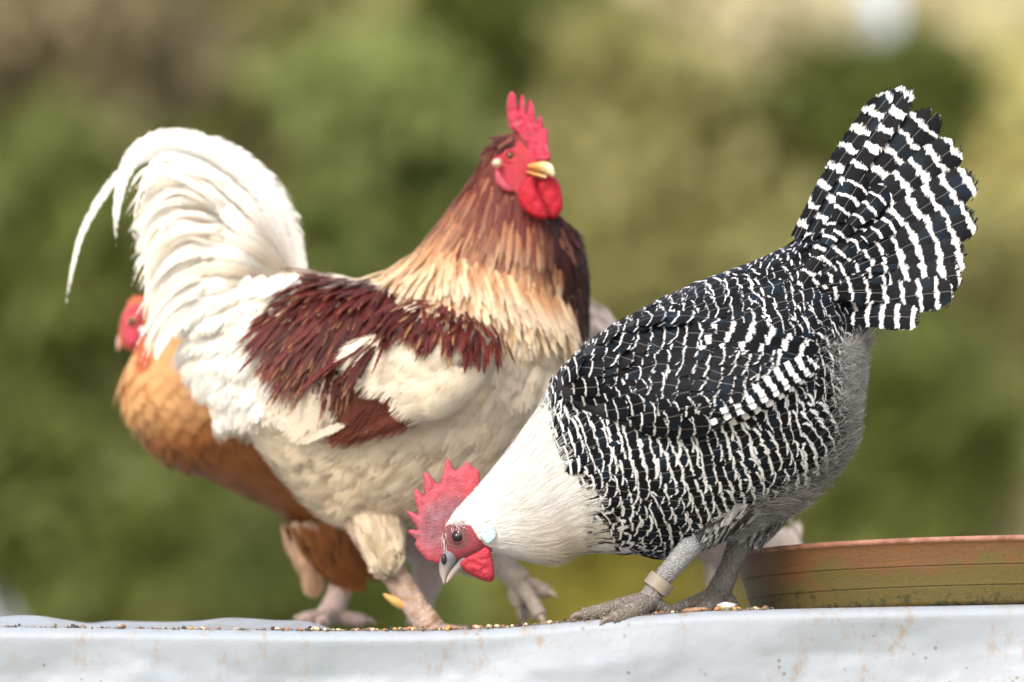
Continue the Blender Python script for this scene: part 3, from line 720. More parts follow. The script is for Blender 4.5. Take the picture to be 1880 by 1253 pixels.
# wing shell, coverts and quills
wv, wf, wq, wd_ = inflate(HWING, HY-.088, .016, 9, 60, smooth=1, ykx=0)
pb = np.array([0.0]); bxy = cast(bv, wq[:len(wq)//2, 0], wq[:len(wq)//2, 1])
half = len(wq)//2; yb = np.where(bxy[2], bxy[0][:, 1], -.05)
th_ = .015*np.sqrt(np.clip(1-(1-np.clip(wd_[:half]/55, 0, 1))**2, 0, 1))
tipk = np.clip((wq[:half, 0]-1380)/130, 0, 1)
yfront = np.minimum(yb, -.052 - .02*(1-tipk)) - th_ - .002
wv = np.concatenate([at(wq[:half, 0], wq[:half, 1], yfront), at(wq[:half, 0], wq[:half, 1], yfront+.02)])
wf_front = [f for f in wf if max(f) < half]
link('wing', make_mesh('wing', wv, wf, {'Col': np.tile([[.02, .02, .024]], (len(wv), 1))}), M_under, hen)
bvw = bvh_of([(wv[:half], wf_front)])
def wing_dir(x, y):
    k = np.clip((y - (610 + (x-1010)*.12))/150, 0, 1); return 26 - 44*k - np.clip((x-1300)/200, 0, 1)*6
COV = [(1008, 708), (1060, 648), (1140, 590), (1240, 574), (1330, 590), (1372, 598), (1352, 650), (1312, 700), (1268, 768), (1220, 800), (1130, 774), (1050, 742)]
gx, gy = hexrows(COV, 12, 21.5, 20, .05)
P, N, ok = cast(bvw, gx, gy); gx, gy, P, N = gx[ok], gy[ok], P[ok], N[ok]
sz = np.clip((gx-1010)/260, 0, 1)
fs_w = feathers(P, pxdir(gx, gy, wing_dir(gx, gy) + R.normal(0, 5, len(gx))), N, .026+.012*sz,   .0205+.005*sz, 'round', h0=.0004, lift=.14, curv=2.6, camber=.13, tj=.08, nl=8, nw=6, barcurve=30,
                period=.0118+.003*sz, ratio=.115+R.normal(0, .02, len(gx)), off=R.normal(-.05, .04, len(gx)))
emit(fs_w, 'wing_covert', M_bar, hen)
far = [fs_w.mirror(HY)]
QUILLS = []
for i in range(6):                                         # upper secondaries, closing to the wing tip
    k = i/5; QUILLS.append(([(1300-10*i, 604+20*i), (1400-4*i, 622+15*i), (1506-7*i, 656+5*i)], .026-.0015*i, .0175, .27, .0020*i))
for i in range(4):                                         # lower secondaries / primaries seen edge on
    QUILLS.append(([(1286+16*i, 799-20*i), (1396+8*i, 742-17*i), (1506-5*i, 668-3*i)], .014, .0125, .5, -.001+.0014*i))
for path, wq_, pr, ra, dy in QUILLS:
    xs, ys = np.array(path).T; P, N, ok = cast(bvw, xs, ys); Yq = np.where(ok, P[:, 1], -.075); Yq = np.minimum(Yq, -.06) - .0095 + dy
    f = plume(path, Yq, wq_, 'flight', period=pr, ratio=ra, off=random.random()*.3, nl=20); emit(f, 'wing_quill', M_bar, hen); far.append(f.mirror(HY))
emit_joined(far, 'far_wing', M_bar, hen)
wm = wv.copy(); wm[:, 1] = 2*HY - wm[:, 1]; link('wing', make_mesh('wing', wm, [f[::-1] for f in wf], {'Col': np.tile([[.02, .02, .024]], (len(wm), 1))}), M_under, hen)
# tail fan
TIPS = [(1640, 166), (1672, 158), (1722, 205), (1762, 262), (1792, 322), (1794, 395), (1776, 462), (1766, 503), (1752, 534), (1690, 585)]
BASE = [(1462, 440), (1478, 450), (1492, 470), (1500, 492), (1508, 512), (1515, 530), (1522, 548), (1530, 560), (1538, 572), (1545, 588)]
fart = []
for i, (b_, t_) in enumerate(zip(BASE, TIPS)):
    md = ((b_[0]+t_[0])/2 - 10 + 2.2*i, (b_[1]+t_[1])/2 - 6)
    Yt = [-.012-.0022*i, -.022-.004*i, -.028-.0046*i]
    wdt = [.020, .034, .039, .041, .041, .041, .040, .038, .034, .026][i]
    f = plume([b_, md, t_], Yt, wdt, 'tail', nl=26, nw=8, period=.0205 - .0006*i, ratio=.28+.05*math.sin(i*2.1), off=R.random(), camber=.12, jag=.0022, roll=.12 if i > 1 else .5)
    emit(f, 'tail_feather', M_bar, hen)
    b2, t2 = (b_[0]-6, b_[1]-4), (t_[0]-14, t_[1]+4)
    f2 = plume([b2, md, t2], [-y for y in Yt], wdt, 'tail', nl=26, nw=6, period=.0205, ratio=.34, off=.3*i, roll=-.1)
    emit(f2, 'tail_feather', M_bar, hen)
# tail coverts over the roots of the fan
cx_, cy_, ca, cl, cw = [], [], [], [], []
for r, (rad0, n, ln) in enumerate(((150, 9, .062), (118, 9, .058), (86, 8, .052), (54, 8, .048), (22, 7, .042), (-10, 7, .038))):
    for j in range(n):
        a = -66 + 98*(j + .5*(r % 2))/(n-1) + R.normal(0, 2.5)
        if a > 8: continue
        cx_.append(1478 + .28*(j*6) + math.cos(math.radians(a))*rad0 + R.normal(0, 3)); cy_.append(520 + 4*j + math.sin(math.radians(a))*rad0*.85 + R.normal(0, 3))
        ca.append(a*.9); cl.append(ln*R.uniform(.9, 1.1)); cw.append(.026 - .0012*r)
cx_, cy_, ca = map(np.array, (cx_, cy_, ca))
Yc = -.046 - .012*np.clip((1600-cx_)/140, -.5, 1); Pc = at(cx_, cy_, Yc)
Nc = unit(np.stack([.15+0*cx_, -1+0*cx_, .35*np.clip((540-cy_)/80, -1, 1)], -1))
fc = feathers(Pc, pxdir(cx_, cy_, ca), Nc, np.array(cl), np.array(cw), 'round', h0=.001, lift=.05, curv=.8, camber=.3, nl=9, nw=6, barcurve=16, period=.0150, ratio=.20, off=R.normal(-.05, .12, len(cx_)))
emit(fc, 'tail_covert', M_bar, hen); emit_joined([fc.mirror(HY)], 'far_tail_covert', M_bar, hen)
# white hackle
u, th = HL.rows(2.6, 7.2, .0042, .0036, .3); P, D, N = HL.frame(u, th); x_, y_ = proj(P)
ok = (right_of_neck(x_, y_) + R.normal(0, 12, len(x_)) < 5) & ~inpoly(x_, y_, FACE) & (segdist(x_, y_, [(897, 982), (897, 983)]) > 16)
P, D, N, x_, y_ = P[ok], D[ok], N[ok], x_[ok], y_[ok]
D = unit(D + .06*R.normal(size=D.shape)); kk = np.clip((x_-840)/120, .25, 1)
creamy = np.clip((y_-930)/90, 0, 1)[:, None]*np.clip((x_-930)/60, 0, 1)[:, None]
cb = WHITE*(1-creamy) + np.array([.82, .76, .66])*creamy
emit_joined([feathers(P, D, N, .024*kk, .0042*kk, 'lance', h0=0, lift=.035, curv=2.0, camber=.06, nl=5, nw=2, base=cb, tip=cb*1.02, tj=.06)], 'hackle', M_white, hen)
def scatter(L_, u0, u1, n):
    u = R.uniform(u0, u1, n*3); th = R.uniform(0, 2*np.pi, n*3); q = catmull(L_.st, u); size = np.hypot(q[:, 0]-q[:, 2], q[:, 1]-q[:, 3])
    ok = R.random(n*3) < size/size.max()*1.2; return u[ok][:n], th[ok][:n]
u, th = scatter(HL, 2.2, 7.4, 9000); P, D, N = HL.frame(u, th); x_, y_ = proj(P)
ok = (right_of_neck(x_, y_) + R.normal(0, 16, len(x_)) < 6) & ~inpoly(x_, y_, FACE) & (segdist(x_, y_, [(897, 982), (897, 983)]) > 14)
P, D, N, x_, y_ = P[ok], D[ok], N[ok], x_[ok], y_[ok]; kk = np.clip((x_-835)/130, .22, 1)
creamy = np.clip((y_-940)/80, 0, 1)[:, None]*np.clip((x_-930)/60, 0, 1)[:, None]; cb = WHITE*(1-creamy) + np.array([.82, .75, .64])*creamy
s1 = strands(P+N*.001, unit(D+.09*R.normal(size=D.shape)), N, .020*kk*R.uniform(.6, 1.3, len(P)), .0005, .10, 4., cb, cb, tj=.3)
# fluff under the tail
u, th = scatter(HL, 9.3, 14.6, 60000); P, D, N = HL.frame(u, th); x_, y_ = proj(P)
fd = fl_dist(x_, y_); ok = (fd + R.normal(0, 15, len(x_)) < 54) & (x_ > 1310) & (y_ > 635)
P, D, N, fd = P[ok], D[ok], N[ok], fd[ok]; n = len(P); tone = np.clip(1.3-fd/75, .3, 1)[:, None]*R.uniform(.3, 1.15, (n, 1)); edge = tone*np.clip(R.normal(.75, .25, (n, 1)), .2, 1)
D = unit(D*.8 + N*.7 + np.array([.25, 0, -.4]) + .35*R.normal(size=D.shape))
s2 = strands(P, D, N, .016*R.uniform(.6, 1.6, n), .00085, .85, 16., np.array([.62, .60, .60])*tone, np.array([1, .98, .97])*edge + .04)
emit_joined([s1], 'neck_down', M_hair, hen); emit_joined([s2], 'fluff', M_hair, hen)
def thigh(root, a, b, r0, r1, col, n=900, L=.03, W=.012, kind='sickle'):
    a, b = np.asarray(a), np.asarray(b); ax = unit(b-a); e1 = unit(np.cross(ax, [0, 1, 0])); e2 = np.cross(ax, e1)
    t = R.random(n)**.8; ph = R.uniform(0, 2*np.pi, n); N = e1*np.cos(ph)[:, None] + e2*np.sin(ph)[:, None]
    P = a + (b-a)*t[:, None] + N*(r0+(r1-r0)*t)[:, None]
    cc = np.broadcast_to(np.asarray(col, float), (n, 3))*R.uniform(.85, 1.08, (n, 1))
    emit_joined([feathers(P, ax+.09*R.normal(size=P.shape), N, L, W, kind, lift=.03, tj=.05, camber=.1, curv=7 if kind == 'round' else 2, nl=7, nw=4, base=cc, tip=cc)], 'thigh_plumage', M_white if kind == 'round' else M_plu, root)
thigh(hen, at(1350, 905, -.03), at(1296, 972, -.036), .03, .013, R.choice([.03, .04, .3, .5], (380, 1))*np.ones(3), 380, .018, .006)
thigh(hen, at(1430, 870, yf-.01), at(1378, 972, yf), .034, .016, R.choice([.05, .2, .3, .5], (380, 1))*np.ones(3), 380, .018, .005)
# few bristles over the eye
n = 150; bx = R.uniform(806, 850, n); by = 962 - (bx-806)*.1 + R.normal(0, 6, n); bx2 = R.normal(813, 4, 90); by2 = R.uniform(960, 1010, 90); bx = np.concatenate([bx, bx2]); by = np.concatenate([by, by2])
P, N, ok = cast(bv, bx, by); P, N, bx, by = P[ok], N[ok], bx[ok], by[ok]
s3 = strands(P, pxdir(bx, by, np.where(by > 968, 70, 20) + R.normal(0, 18, len(bx))), N, .008, .0006, .4, 10, WHITE, WHITE)
emit_joined([s3], 'bristle', M_hair, hen)

# ================================================================== ROOSTER
roo = thing('rooster', 'white and mahogany rooster with red comb and arched white tail', 'chicken')
RY = .26
RL = Loft([
 (1008, 296, 1014, 330, .006, RY-.05), (992, 268, 1000, 346, .016, RY-.045), (950, 244, 978, 362, .022, RY-.035), (905, 268, 1020, 400, .032, RY-.025), (866, 330, 1056, 430, .046, RY-.015),
 (815, 402, 1076, 490, .060, RY-.01), (762, 466, 1080, 565, .076, RY), (712, 506, 1074, 650, .092, RY), (652, 516, 1030, 770, .104, RY), (588, 508, 930, 890, .108, RY), (535, 505, 770, 965, .104, RY),
 (492, 520, 640, 960, .092, RY), (452, 530, 540, 890, .074, RY), (415, 520, 455, 780, .052, RY), (380, 500, 385, 680, .03, RY), (350, 520, 350, 600, .010, RY)])
MAH, DMAH, CREAM, GOLD, OFFW = np.array([.135, .020, .015]), np.array([.04, .008, .007]), np.array([.80, .55, .30]), np.array([.72, .42, .16]), np.array([.82, .73, .59])
rb = Buf(); V, F = RL.mesh(120, 56); px, py = proj(V)
RFACE = [(905, 300), (912, 270), (930, 255), (955, 262), (985, 280), (1012, 296), (1012, 345), (975, 365), (945, 355), (918, 335)]
cr = np.where(inpoly(px, py, RFACE)[:, None], np.array([.38, .03, .045]), np.where((py < 520)[:, None] & (px > 700)[:, None], MAH, OFFW*.8)); rb.add(V, F, cr)
ynr, yfr = RY-.045, RY+.08
PINK = np.array([.62, .44, .36])
shank(rb, [at(664, 930, RY-.012), at(690, 992, ynr+.006), at(716, 1042, ynr), at(752, 1098, ynr), at(788, 1150, ynr), at(796, 1162, ynr)], [.026, .019, .0135, .0120, .0135, .012], [(.58, .40, .26), PINK], spot=(.28, .12, .04))
V, F = tube([at(757, 1112, ynr), at(728, 1104, ynr-.004), at(704, 1091, ynr-.006)], [.008, .0055, .0008], 12, 6); rb.add(V, F, (.62, .36, .10), 2)
foot(rb, at(792, 1156, ynr), [([at(830, 1163, ynr-.01), at(880, 1167, ynr-.02)], .006), ([at(815, 1168, ynr-.03), at(850, 1172, ynr-.055)], .006), ([at(820, 1160, ynr+.03), at(860, 1162, ynr+.05)], .006), ([at(772, 1164, ynr), at(752, 1168, ynr)], .005)], PINK*.8, (.4, .3, .2))
GB = np.array([.46, .38, .31])
shank(rb, [at(790, 900, yfr), at(850, 980, yfr), at(905, 1025, yfr), at(935, 1050, yfr), at(955, 1070, yfr)], [.04, .022, .0125, .012, .0125], [(.6, .55, .48), GB])
foot(rb, at(952, 1068, yfr), [([at(978, 1076, yfr), at(1005, 1088, yfr-.01)], .0065), ([at(975, 1100, yfr-.02), at(992, 1132, yfr-.03)], .0065), ([at(958, 1100, yfr+.02), at(962, 1136, yfr+.02)], .0065), ([at(944, 1088, yfr), at(950, 1112, yfr)], .005)], GB, (.35, .27, .2))
rb.build('body', [M_under, M_leg, M_horn], roo)
bvr = bvh_of([RL.mesh(120, 56)])
RC = np.array([.50, .035, .075])
RCOMB = [(952, 248), (936, 238), (931, 215), (930, 190), (934, 173), (940, 168), (946, 175), (950, 192), (951, 205), (953, 192), (954, 180), (958, 173), (963, 179), (965, 195), (966, 210), (968, 196), (970, 186), (974, 182), (979, 192), (983, 212), (985, 228), (988, 217), (992, 212), (996, 218), (997, 232), (999, 240), (1002, 234), (1006, 240), (1007, 258), (1008, 276), (1013, 290), (1004, 299), (984, 298), (968, 284), (960, 264)]
V, F, q, dd = inflate(RCOMB, RY-.05, .0055, 1.7, 7, ykx=-.0004, bump=.002, bscale=.1)
dk = np.array([max(0, n3(a*.09, b*.09, 2.)) for a, b in q])[:, None]*.8; link('comb', make_mesh('comb', V, F, {'Col': RC*(1-dk)+np.array([.4, .12, .16])*dk}), M_skin, roo)
for poly, dy in (([(972, 322), (955, 340), (950, 362), (958, 382), (975, 398), (1000, 406), (1008, 395), (996, 370), (984, 345), (980, 328)], -.078), ([(990, 330), (985, 350), (992, 378), (1008, 404), (1022, 402), (1034, 384), (1033, 360), (1025, 330), (1010, 322)], -.062)):
    V, F, q, dd = inflate(poly, RY+dy, .006, 3, 14, smooth=1, bump=.002, bscale=.06); link('wattle', make_mesh('wattle', V, F, {'Col': np.tile([[.46, .008, .025]], (len(V), 1))}), M_skin, roo)
V, F, q, dd = inflate([(908, 314), (914, 312), (925, 326), (940, 345), (948, 354), (934, 356), (918, 348), (910, 334)], RY-.062, .006, 3, 9, smooth=1); link('ear_lobe', make_mesh('ear_lobe', V, F, {'Col': np.tile([[.52, .08, .13]], (len(V), 1))}), M_skin, roo)
V, F, q, dd = inflate([(901, 302), (908, 291), (920, 292), (922, 304), (914, 310)], RY-.06, .006, 3, 8, smooth=1); link('ear_tuft', make_mesh('ear_tuft', V, F, {'Col': np.tile([[.78, .66, .52]], (len(V), 1))}), M_plu, roo)
pe, _, _ = cast(bvr, [937], [287]); yre = pe[0][1]
eyes(roo, 937, 287, [yre+.002], .0046, lambda a: (.004, .003, .003) if a < 34 else (.30, .10, .02))
ring = [at(937+11*math.cos(a), 287+10*math.sin(a), yre-.001) for a in np.linspace(0, 2*math.pi, 17)]
V, F = tube(ring, [.0016]*17, 8, 3); link('eyelid', make_mesh('eyelid', V, F, {'Col': np.tile([[.50, .04, .06]], (len(V), 1))}), M_skin, roo)
rbk = Buf(); YB = RY-.075
for L_ in (Loft([(968, 303, 972, 311, .006, YB+.018), (984, 299, 985, 315, .010, YB+.01), (1001, 297, 998, 318, .009, YB), (1014, 304, 1008, 322, .006, YB-.006), (1019, 319, 1015, 325, .002, YB-.008)]), Loft([(966, 314, 968, 320, .006, YB+.018), (985, 318, 985, 326, .007, YB+.01), (1004, 323, 1002, 329, .004, YB)])):
    V, F = L_.mesh(24, 16); x_, y_ = proj(V); t = np.clip((x_-985)/28, 0, 1)[:, None]; rbk.add(V, F, np.array([.62, .36, .10])*(1-t) + np.array([.80, .68, .42])*t)
rbk.build('beak', [M_horn], roo)
# hackle
u, th = RL.rows(2.3, 8.2, .0072, .0041, .3); P, D, N = RL.frame(u, th); x_, y_ = proj(P)
# the hackle ends in a cape: (720,560) .. (900,600) .. (1040,640)
cape = np.interp(x_, [690, 740, 820, 900, 980, 1060], [505, 535, 560, 575, 600, 600])
ok = (y_ < cape + R.normal(0, 7, len(x_))) & ~inpoly(x_, y_, RFACE)
P, D, N, x_, y_ = P[ok], D[ok], N[ok], x_[ok], y_[ok]; n = len(P)
t = np.clip(((y_-374) + (950-x_)*.40)/200, 0, 1)                     # how far down the neck
t = np.clip(t + R.normal(0, .15, n), 0, 1)[:, None]
frontk = np.clip((x_-(985+(y_-450)*.12))/28, 0, 1)[:, None]*np.clip((640-y_)/40, 0, 1)[:, None]
frontk = np.where((R.random(n) < .12)[:, None], frontk*.3, frontk)
TAN = np.array([.46, .18, .07]); baseC = np.where(t < .5, MAH*(1-2*t) + TAN*2*t, TAN*(2-2*t) + CREAM*(2*t-1)); tipC = MAH*(1-t) + np.array([.82, .66, .45])*t; tipC = np.where(t > .9, np.array([.84, .76, .60]), tipC); midC = np.array([.80, .52, .26])*(1-t) + CREAM*1.05*t
hasmid = (R.random(n) < .34)[:, None]; midC = np.where(hasmid, midC, tipC)
baseC, tipC, midC = [a*(1-frontk) + DMAH*frontk for a in (baseC, tipC, midC)]
D = unit(D*.75 + pxdir(x_, y_, 84 + (950-x_)*.11 - np.clip(x_-930, 0, 200)*.10)*.6 + .06*R.normal(size=D.shape)); L = (.020 + .032*np.clip((y_-290)/160, 0, 1))*R.uniform(.85, 1.15, n)*(1-.5*np.clip((x_-(970+(y_-420)*.1))/40, 0, 1))
fh = feathers(P, D, N, L, np.where(hasmid[:, 0], .0085, .0060), 'lance', h0=.0006+.0012*hasmid[:, 0], lift=.07-.04*frontk[:, 0], curv=1.6+2.2*frontk[:, 0], camber=.3, nl=7, nw=4, base=baseC, tip=tipC, mid=midC, ms=.74)
emit_joined([split_emit(fh, 300, 'hackle_feather', None, M_plu, roo)], 'hackle', M_plu, roo)
# loose tuft behind the comb
n = 26; tx, ty = R.uniform(905, 950, n), R.uniform(243, 262, n); P, N, ok = cast(bvr, tx, ty+8); P, N, tx, ty = P[ok], N[ok], tx[ok], ty[ok]
emit_joined([feathers(P, pxdir(tx, ty, 172 + R.normal(0, 14, len(tx))), N, .024, .005, 'lance', lift=.25, curv=6, nl=6, nw=2, base=DMAH, tip=MAH)], 'crest', M_plu, roo)
# cream body plumage
u, th = RL.rows(5.5, 14.6, .0155, .0165); P, D, N = RL.frame(u, th); x_, y_ = proj(P)
cape2 = np.interp(x_, [400, 690, 740, 820, 900, 980, 1060], [300, 500, 520, 545, 560, 580, 590]); ok = y_ > cape2
P, D, N, x_, y_ = P[ok], D[ok], N[ok], x_[ok], y_[ok]; n = len(P)
tone = np.clip((y_-700)/250, 0, 1)[:, None]; cb = OFFW*(1-tone*.7) + np.array([.84, .66, .43])*tone*.7; cb = cb*R.uniform(.92, 1.04, (n, 1))  # belly feathers warm downwards: bounce light from below put into their colour
D = unit(D + np.array([0, 0, -.35]) + .12*R.normal(size=D.shape))
fb_ = feathers(P, D, N, .046*R.uniform(.85, 1.15, n), .031, 'round', h0=.0005, lift=.12, curv=1.6, camber=.25, nl=8, nw=4, base=cb, tip=cb*np.array([1, .985, .96]))
emit_joined([split_emit(fb_, 240, 'body_feather', None, M_plu, roo)], 'plumage', M_plu, roo)
u, th = scatter(RL, 8, 13, 9000); P, D, N = RL.frame(u, th); x_, y_ = proj(P); ok = y_ > 820; P, D, N = P[ok], D[ok], N[ok]; n = len(P); tone = R.uniform(0, 1, (n, 1))
emit_joined([strands(P+N*.003, unit(D+np.array([0, 0, -.7])+.3*R.normal(size=D.shape)), N, .022*R.uniform(.6, 1.4, n), .0013, .3, 8, np.array([.70, .58, .43])*(.8+.2*tone), np.array([.80, .70, .55]))], 'down', M_hair, roo)
# thigh
thigh(roo, at(672, 860, RY+.01), at(700, 996, ynr), .046, .0115, (.82, .70, .52), 560, .044, .028, 'round')
thigh(roo, at(800, 840, yfr-.01), at(860, 980, yfr), .05, .024, (.78, .68, .53), 560, .042, .026, 'round')
# wing of the rooster
RW = [(690, 625), (730, 575), (830, 590), (915, 640), (905, 700), (860, 745), (770, 770), (700, 790), (610, 815), (560, 815), (490, 778), (540, 720), (600, 670)]
wv, wf, wq, wd_ = inflate(RW, RY-.1, .018, 10, 60, smooth=1); half = len(wq)//2
bxy = cast(bvr, wq[:half, 0], wq[:half, 1]); yb = np.where(bxy[2], bxy[0][:, 1], RY-.09)
yfront = np.minimum(yb, RY-.085) - .004 - .018*np.sqrt(np.clip(1-(1-np.clip(wd_[:half]/60, 0, 1))**2, 0, 1))
wv = np.concatenate([at(wq[:half, 0], wq[:half, 1], yfront), at(wq[:half, 0], wq[:half, 1], yfront+.025)])
link('wing', make_mesh('wing', wv, wf, {'Col': np.tile([OFFW*.8], (len(wv), 1))}), M_under, roo)
bvrw = bvh_of([(wv[:half], [f for f in wf if max(f) < half])])
rfar = []
def on_wing(path, dy):
    xs, ys = np.array(path, float).T; P, N, ok = cast(bvrw, xs, ys); return np.where(ok, P[:, 1], RY-.09) - .005 - dy*.35
BR = np.array([.13, .030, .016])
for i, (path, wd2, cb, ct) in enumerate([
    ([(640, 672), (570, 720), (492, 772)], .045, OFFW, OFFW*1.03), ([(660, 690), (590, 745), (515, 795)], .042, OFFW, OFFW*1.03), 
    ([(790, 700), (690, 735), (590, 790)], .038, BR, BR*1.1), ([(800, 725), (700, 760), (580, 803)], .034, BR*1.1, BR), ([(800, 745), (710, 778), (610, 806)], .030, BR*1.15, BR*.9),
    ([(770, 690), (680, 725), (610, 765)], .036, BR*.9, BR), ([(640, 775), (600, 792), (548, 812)], .010, OFFW, OFFW), ([(700, 775), (650, 793), (590, 815)], .010, OFFW, OFFW*.9)]):
    f = plume(path, on_wing(path, .002*i), wd2, 'flight', base=cb, tip=ct); emit(f, 'wing_quill', M_plu, roo); rfar.append(f.mirror(RY))
for poly, ds, dw, ang, L, W, cb, kind in (([(690, 640), (735, 615), (830, 632), (905, 668), (900, 720), (840, 745), (790, 735), (730, 690)], 26, 30, 158, .045, .032, OFFW, 'round'),
                                     ([(715, 588), (760, 566), (840, 590), (915, 630), (912, 655), (880, 652), (800, 628), (720, 612)], 9, 6.5, 125, .034, .0062, MAH*.75, 'lance')):
    gx, gy = hexrows(poly, ang, ds, dw, .15); P, N, ok = cast(bvrw, gx, gy); gx, gy, P, N = gx[ok], gy[ok], P[ok], N[ok]; n = len(gx)
    cc = cb*R.uniform(.85, 1.08, (n, 1)) if kind == 'round' else cb*R.uniform(.5, 1.6, (n, 1))
    a2 = ang + R.normal(0, 6, n) if kind == 'round' else 105 + R.normal(0, 10, n)
    f = feathers(P, pxdir(gx, gy, a2), N, L*R.uniform(.85, 1.15, n), W, kind, h0=.014 if kind == 'round' else .018, lift=.09, curv=1.2, camber=.25, nl=8, nw=4, base=cc, tip=cc, mid=None if kind == 'round' else np.where((R.random(n) < .2)[:, None], GOLD*.8, cc))
    emit(f, 'wing_covert', M_plu, roo); rfar.append(f.mirror(RY))
bvall = bvh_of([RL.mesh(120, 56), (wv[:half], [f for f in wf if max(f) < half])])
# saddle
SAD = [(560, 497), (640, 505), (720, 530), (740, 585), (690, 640), (640, 650), (575, 640), (515, 600), (500, 555), (530, 515)]
gx, gy = hexrows(SAD, 100, 8, 7, .4); P, N, ok = cast(bvall, gx, gy); P[:, 1] -= .010*(gy > 585); gx, gy, P, N = gx[ok], gy[ok], P[ok], N[ok]; n = len(gx)
gold = (R.random(n) < .52)[:, None]; red = R.uniform(.5, 1.5, (n, 1)); bs = np.array([.085, .012, .010])*red
ang = 97 + (700-gx)*.17 + R.normal(0, 6, n)
fsd = feathers(P - np.array([0, .004, 0]), pxdir(gx, gy, ang), N, (.032+.042*np.clip((gy-500)/130, 0, 1))*R.uniform(.8, 1.2, n), np.where(gold[:, 0], .0082, .0056), 'lance', h0=.002+.001*gold[:, 0], lift=.12, curv=1.2, camber=.3, nl=7, nw=4, base=bs, tip=bs*np.array([1.3, 1.5, 1.5]), mid=np.where(gold, GOLD*1.15, bs*1.3), ms=.74)
emit_joined([split_emit(fsd, 300, 'saddle_feather', None, M_plu, roo)], 'saddle', M_plu, roo)
# cape ends: cream tips over the mahogany bar
gx = R.uniform(715, 1040, 210); gy = np.interp(gx, [715, 820, 900, 960, 1040], [505, 530, 540, 565, 600]) + R.uniform(-46, 18, 210)
P, N, ok = cast(bvr, gx, gy); gx, gy, P, N = gx[ok], gy[ok], P[ok], N[ok]; n = len(gx)
cc = np.array([.83, .74, .56])*R.uniform(.9, 1.05, (n, 1)); cbs = np.where((R.random(n) < .5)[:, None], np.array([.50, .24, .10]), np.array([.78, .54, .30]))*R.uniform(.8, 1.1, (n, 1))
emit(feathers(P, pxdir(gx, gy, 84 - (gx-850)*.06 + R.normal(0, 6, n)), N, .042*R.uniform(.75, 1.2, n), .0072, 'lance', h0=.006, lift=.22, curv=1.8, camber=.3, nl=7, nw=4, base=cbs, tip=cc), 'cape_feather', M_plu, roo)
emit_joined(rfar, 'far_wing', M_plu, roo)
wm = wv.copy(); wm[:, 1] = 2*RY - wm[:, 1]; link('wing', make_mesh('wing', wm, [f[::-1] for f in wf], {'Col': np.tile([OFFW*.8], (len(wm), 1))}), M_under, roo)
# tail: main sickles, then the lesser ones below
TW, TC = np.array([.86, .84, .79]), np.array([.68, .50, .31])
SICK = [
 ([(540, 500), (490, 370), (410, 285), (310, 252), (245, 285), (216, 370), (213, 455)], .022, TW, TW, -.010),
 ([(545, 495), (508, 380), (440, 300), (350, 262), (270, 268), (228, 320), (214, 410)], .030, TW, TW, 0.0),
 ([(525, 500), (470, 380), (390, 300), (300, 280), (220, 320), (150, 430), (118, 578)], .012, TW, TW*.97, .012),
 ([(540, 505), (470, 400), (390, 330), (310, 330), (255, 360)], .050, TC, TW, .010), ([(535, 510), (470, 410), (380, 350), (300, 360), (240, 440)], .034, TW, TW, -.012),
 ([(530, 515), (450, 440), (360, 400), (290, 410), (244, 475)], .036, TC, TW, .006), ([(525, 520), (450, 440), (370, 390), (290, 385), (232, 430)], .030, TW, TW, -.016),
 ([(530, 525), (450, 470), (360, 435), (290, 450), (240, 505)], .036, TW, TW, -.018), ([(525, 535), (450, 490), (370, 470), (300, 490), (262, 560)], .036, TW, TW, -.02), ([(540, 500), (515, 430), (470, 350), (400, 300), (330, 280)], .050, TW, TW, .004),
 ([(550, 500), (535, 460), (523, 400)], .016, TW, TW, .01), ([(550, 510), (545, 480), (540, 445)], .02, TW, TW, .012), ([(545, 510), (500, 440), (430, 370), (350, 330)], .05, TW, TC, .008), ([(540, 515), (490, 460), (420, 420), (340, 400)], .045, TW, TC, .002),
 ([(525, 540), (440, 520), (360, 530), (300, 570), (272, 620)], .036, TW, TW, -.024), ([(515, 550), (430, 545), (350, 570), (300, 620), (285, 670)], .036, TW, TW*.98, -.028)]
for j in range(38):
    a = j/37; f_ = lambda p, q: (p[0]*(1-a)+q[0]*a + R.normal(0, 7), p[1]*(1-a)+q[1]*a + R.normal(0, 7))
    mixc = R.random()**2.4; ct = TW*(1-mixc*.5)+TC*mixc*.5; cb = TW*(1-mixc)+TC*mixc
    SICK.append(([(535-10*a, 505+30*a), f_((470, 395), (430, 525)), f_((375, 315), (360, 540)), f_((295, 290), (300, 590)), f_((248, 345), (276, 650))], R.uniform(.012, .022), cb, ct, R.uniform(-.034, -.008)))
for j in range(34):
    a = R.random(); f_ = lambda p, q: (p[0]*(1-a)+q[0]*a + R.normal(0, 12), p[1]*(1-a)+q[1]*a + R.normal(0, 10))
    SICK.append(([f_((500, 430), (480, 540)), f_((395, 320), (380, 540)), f_((300, 285), (305, 600)), f_((236, 370), (268, 690))], R.uniform(.005, .010), TW, TW*(1-.25*R.random()*np.array([.1, .5, 1])), R.uniform(-.042, -.016)))
for path, wd2, cb, ct, dy in SICK:
    sp_ = [RY-.02+dy*1.6]*len(path); sp_[0] = RY-.01
    emit(plume(path, sp_, wd2, 'sickle', base=cb, tip=ct, nl=30, nw=6, camber=.25, jag=.006), 'sickle_feather', M_plu, roo)
    if dy < -.015 and R.random() < .5: emit(plume(path, [2*RY-y for y in sp_], wd2, 'lance', base=cb, tip=ct, nl=20, nw=4, camber=.25), 'sickle_feather', M_plu, roo)
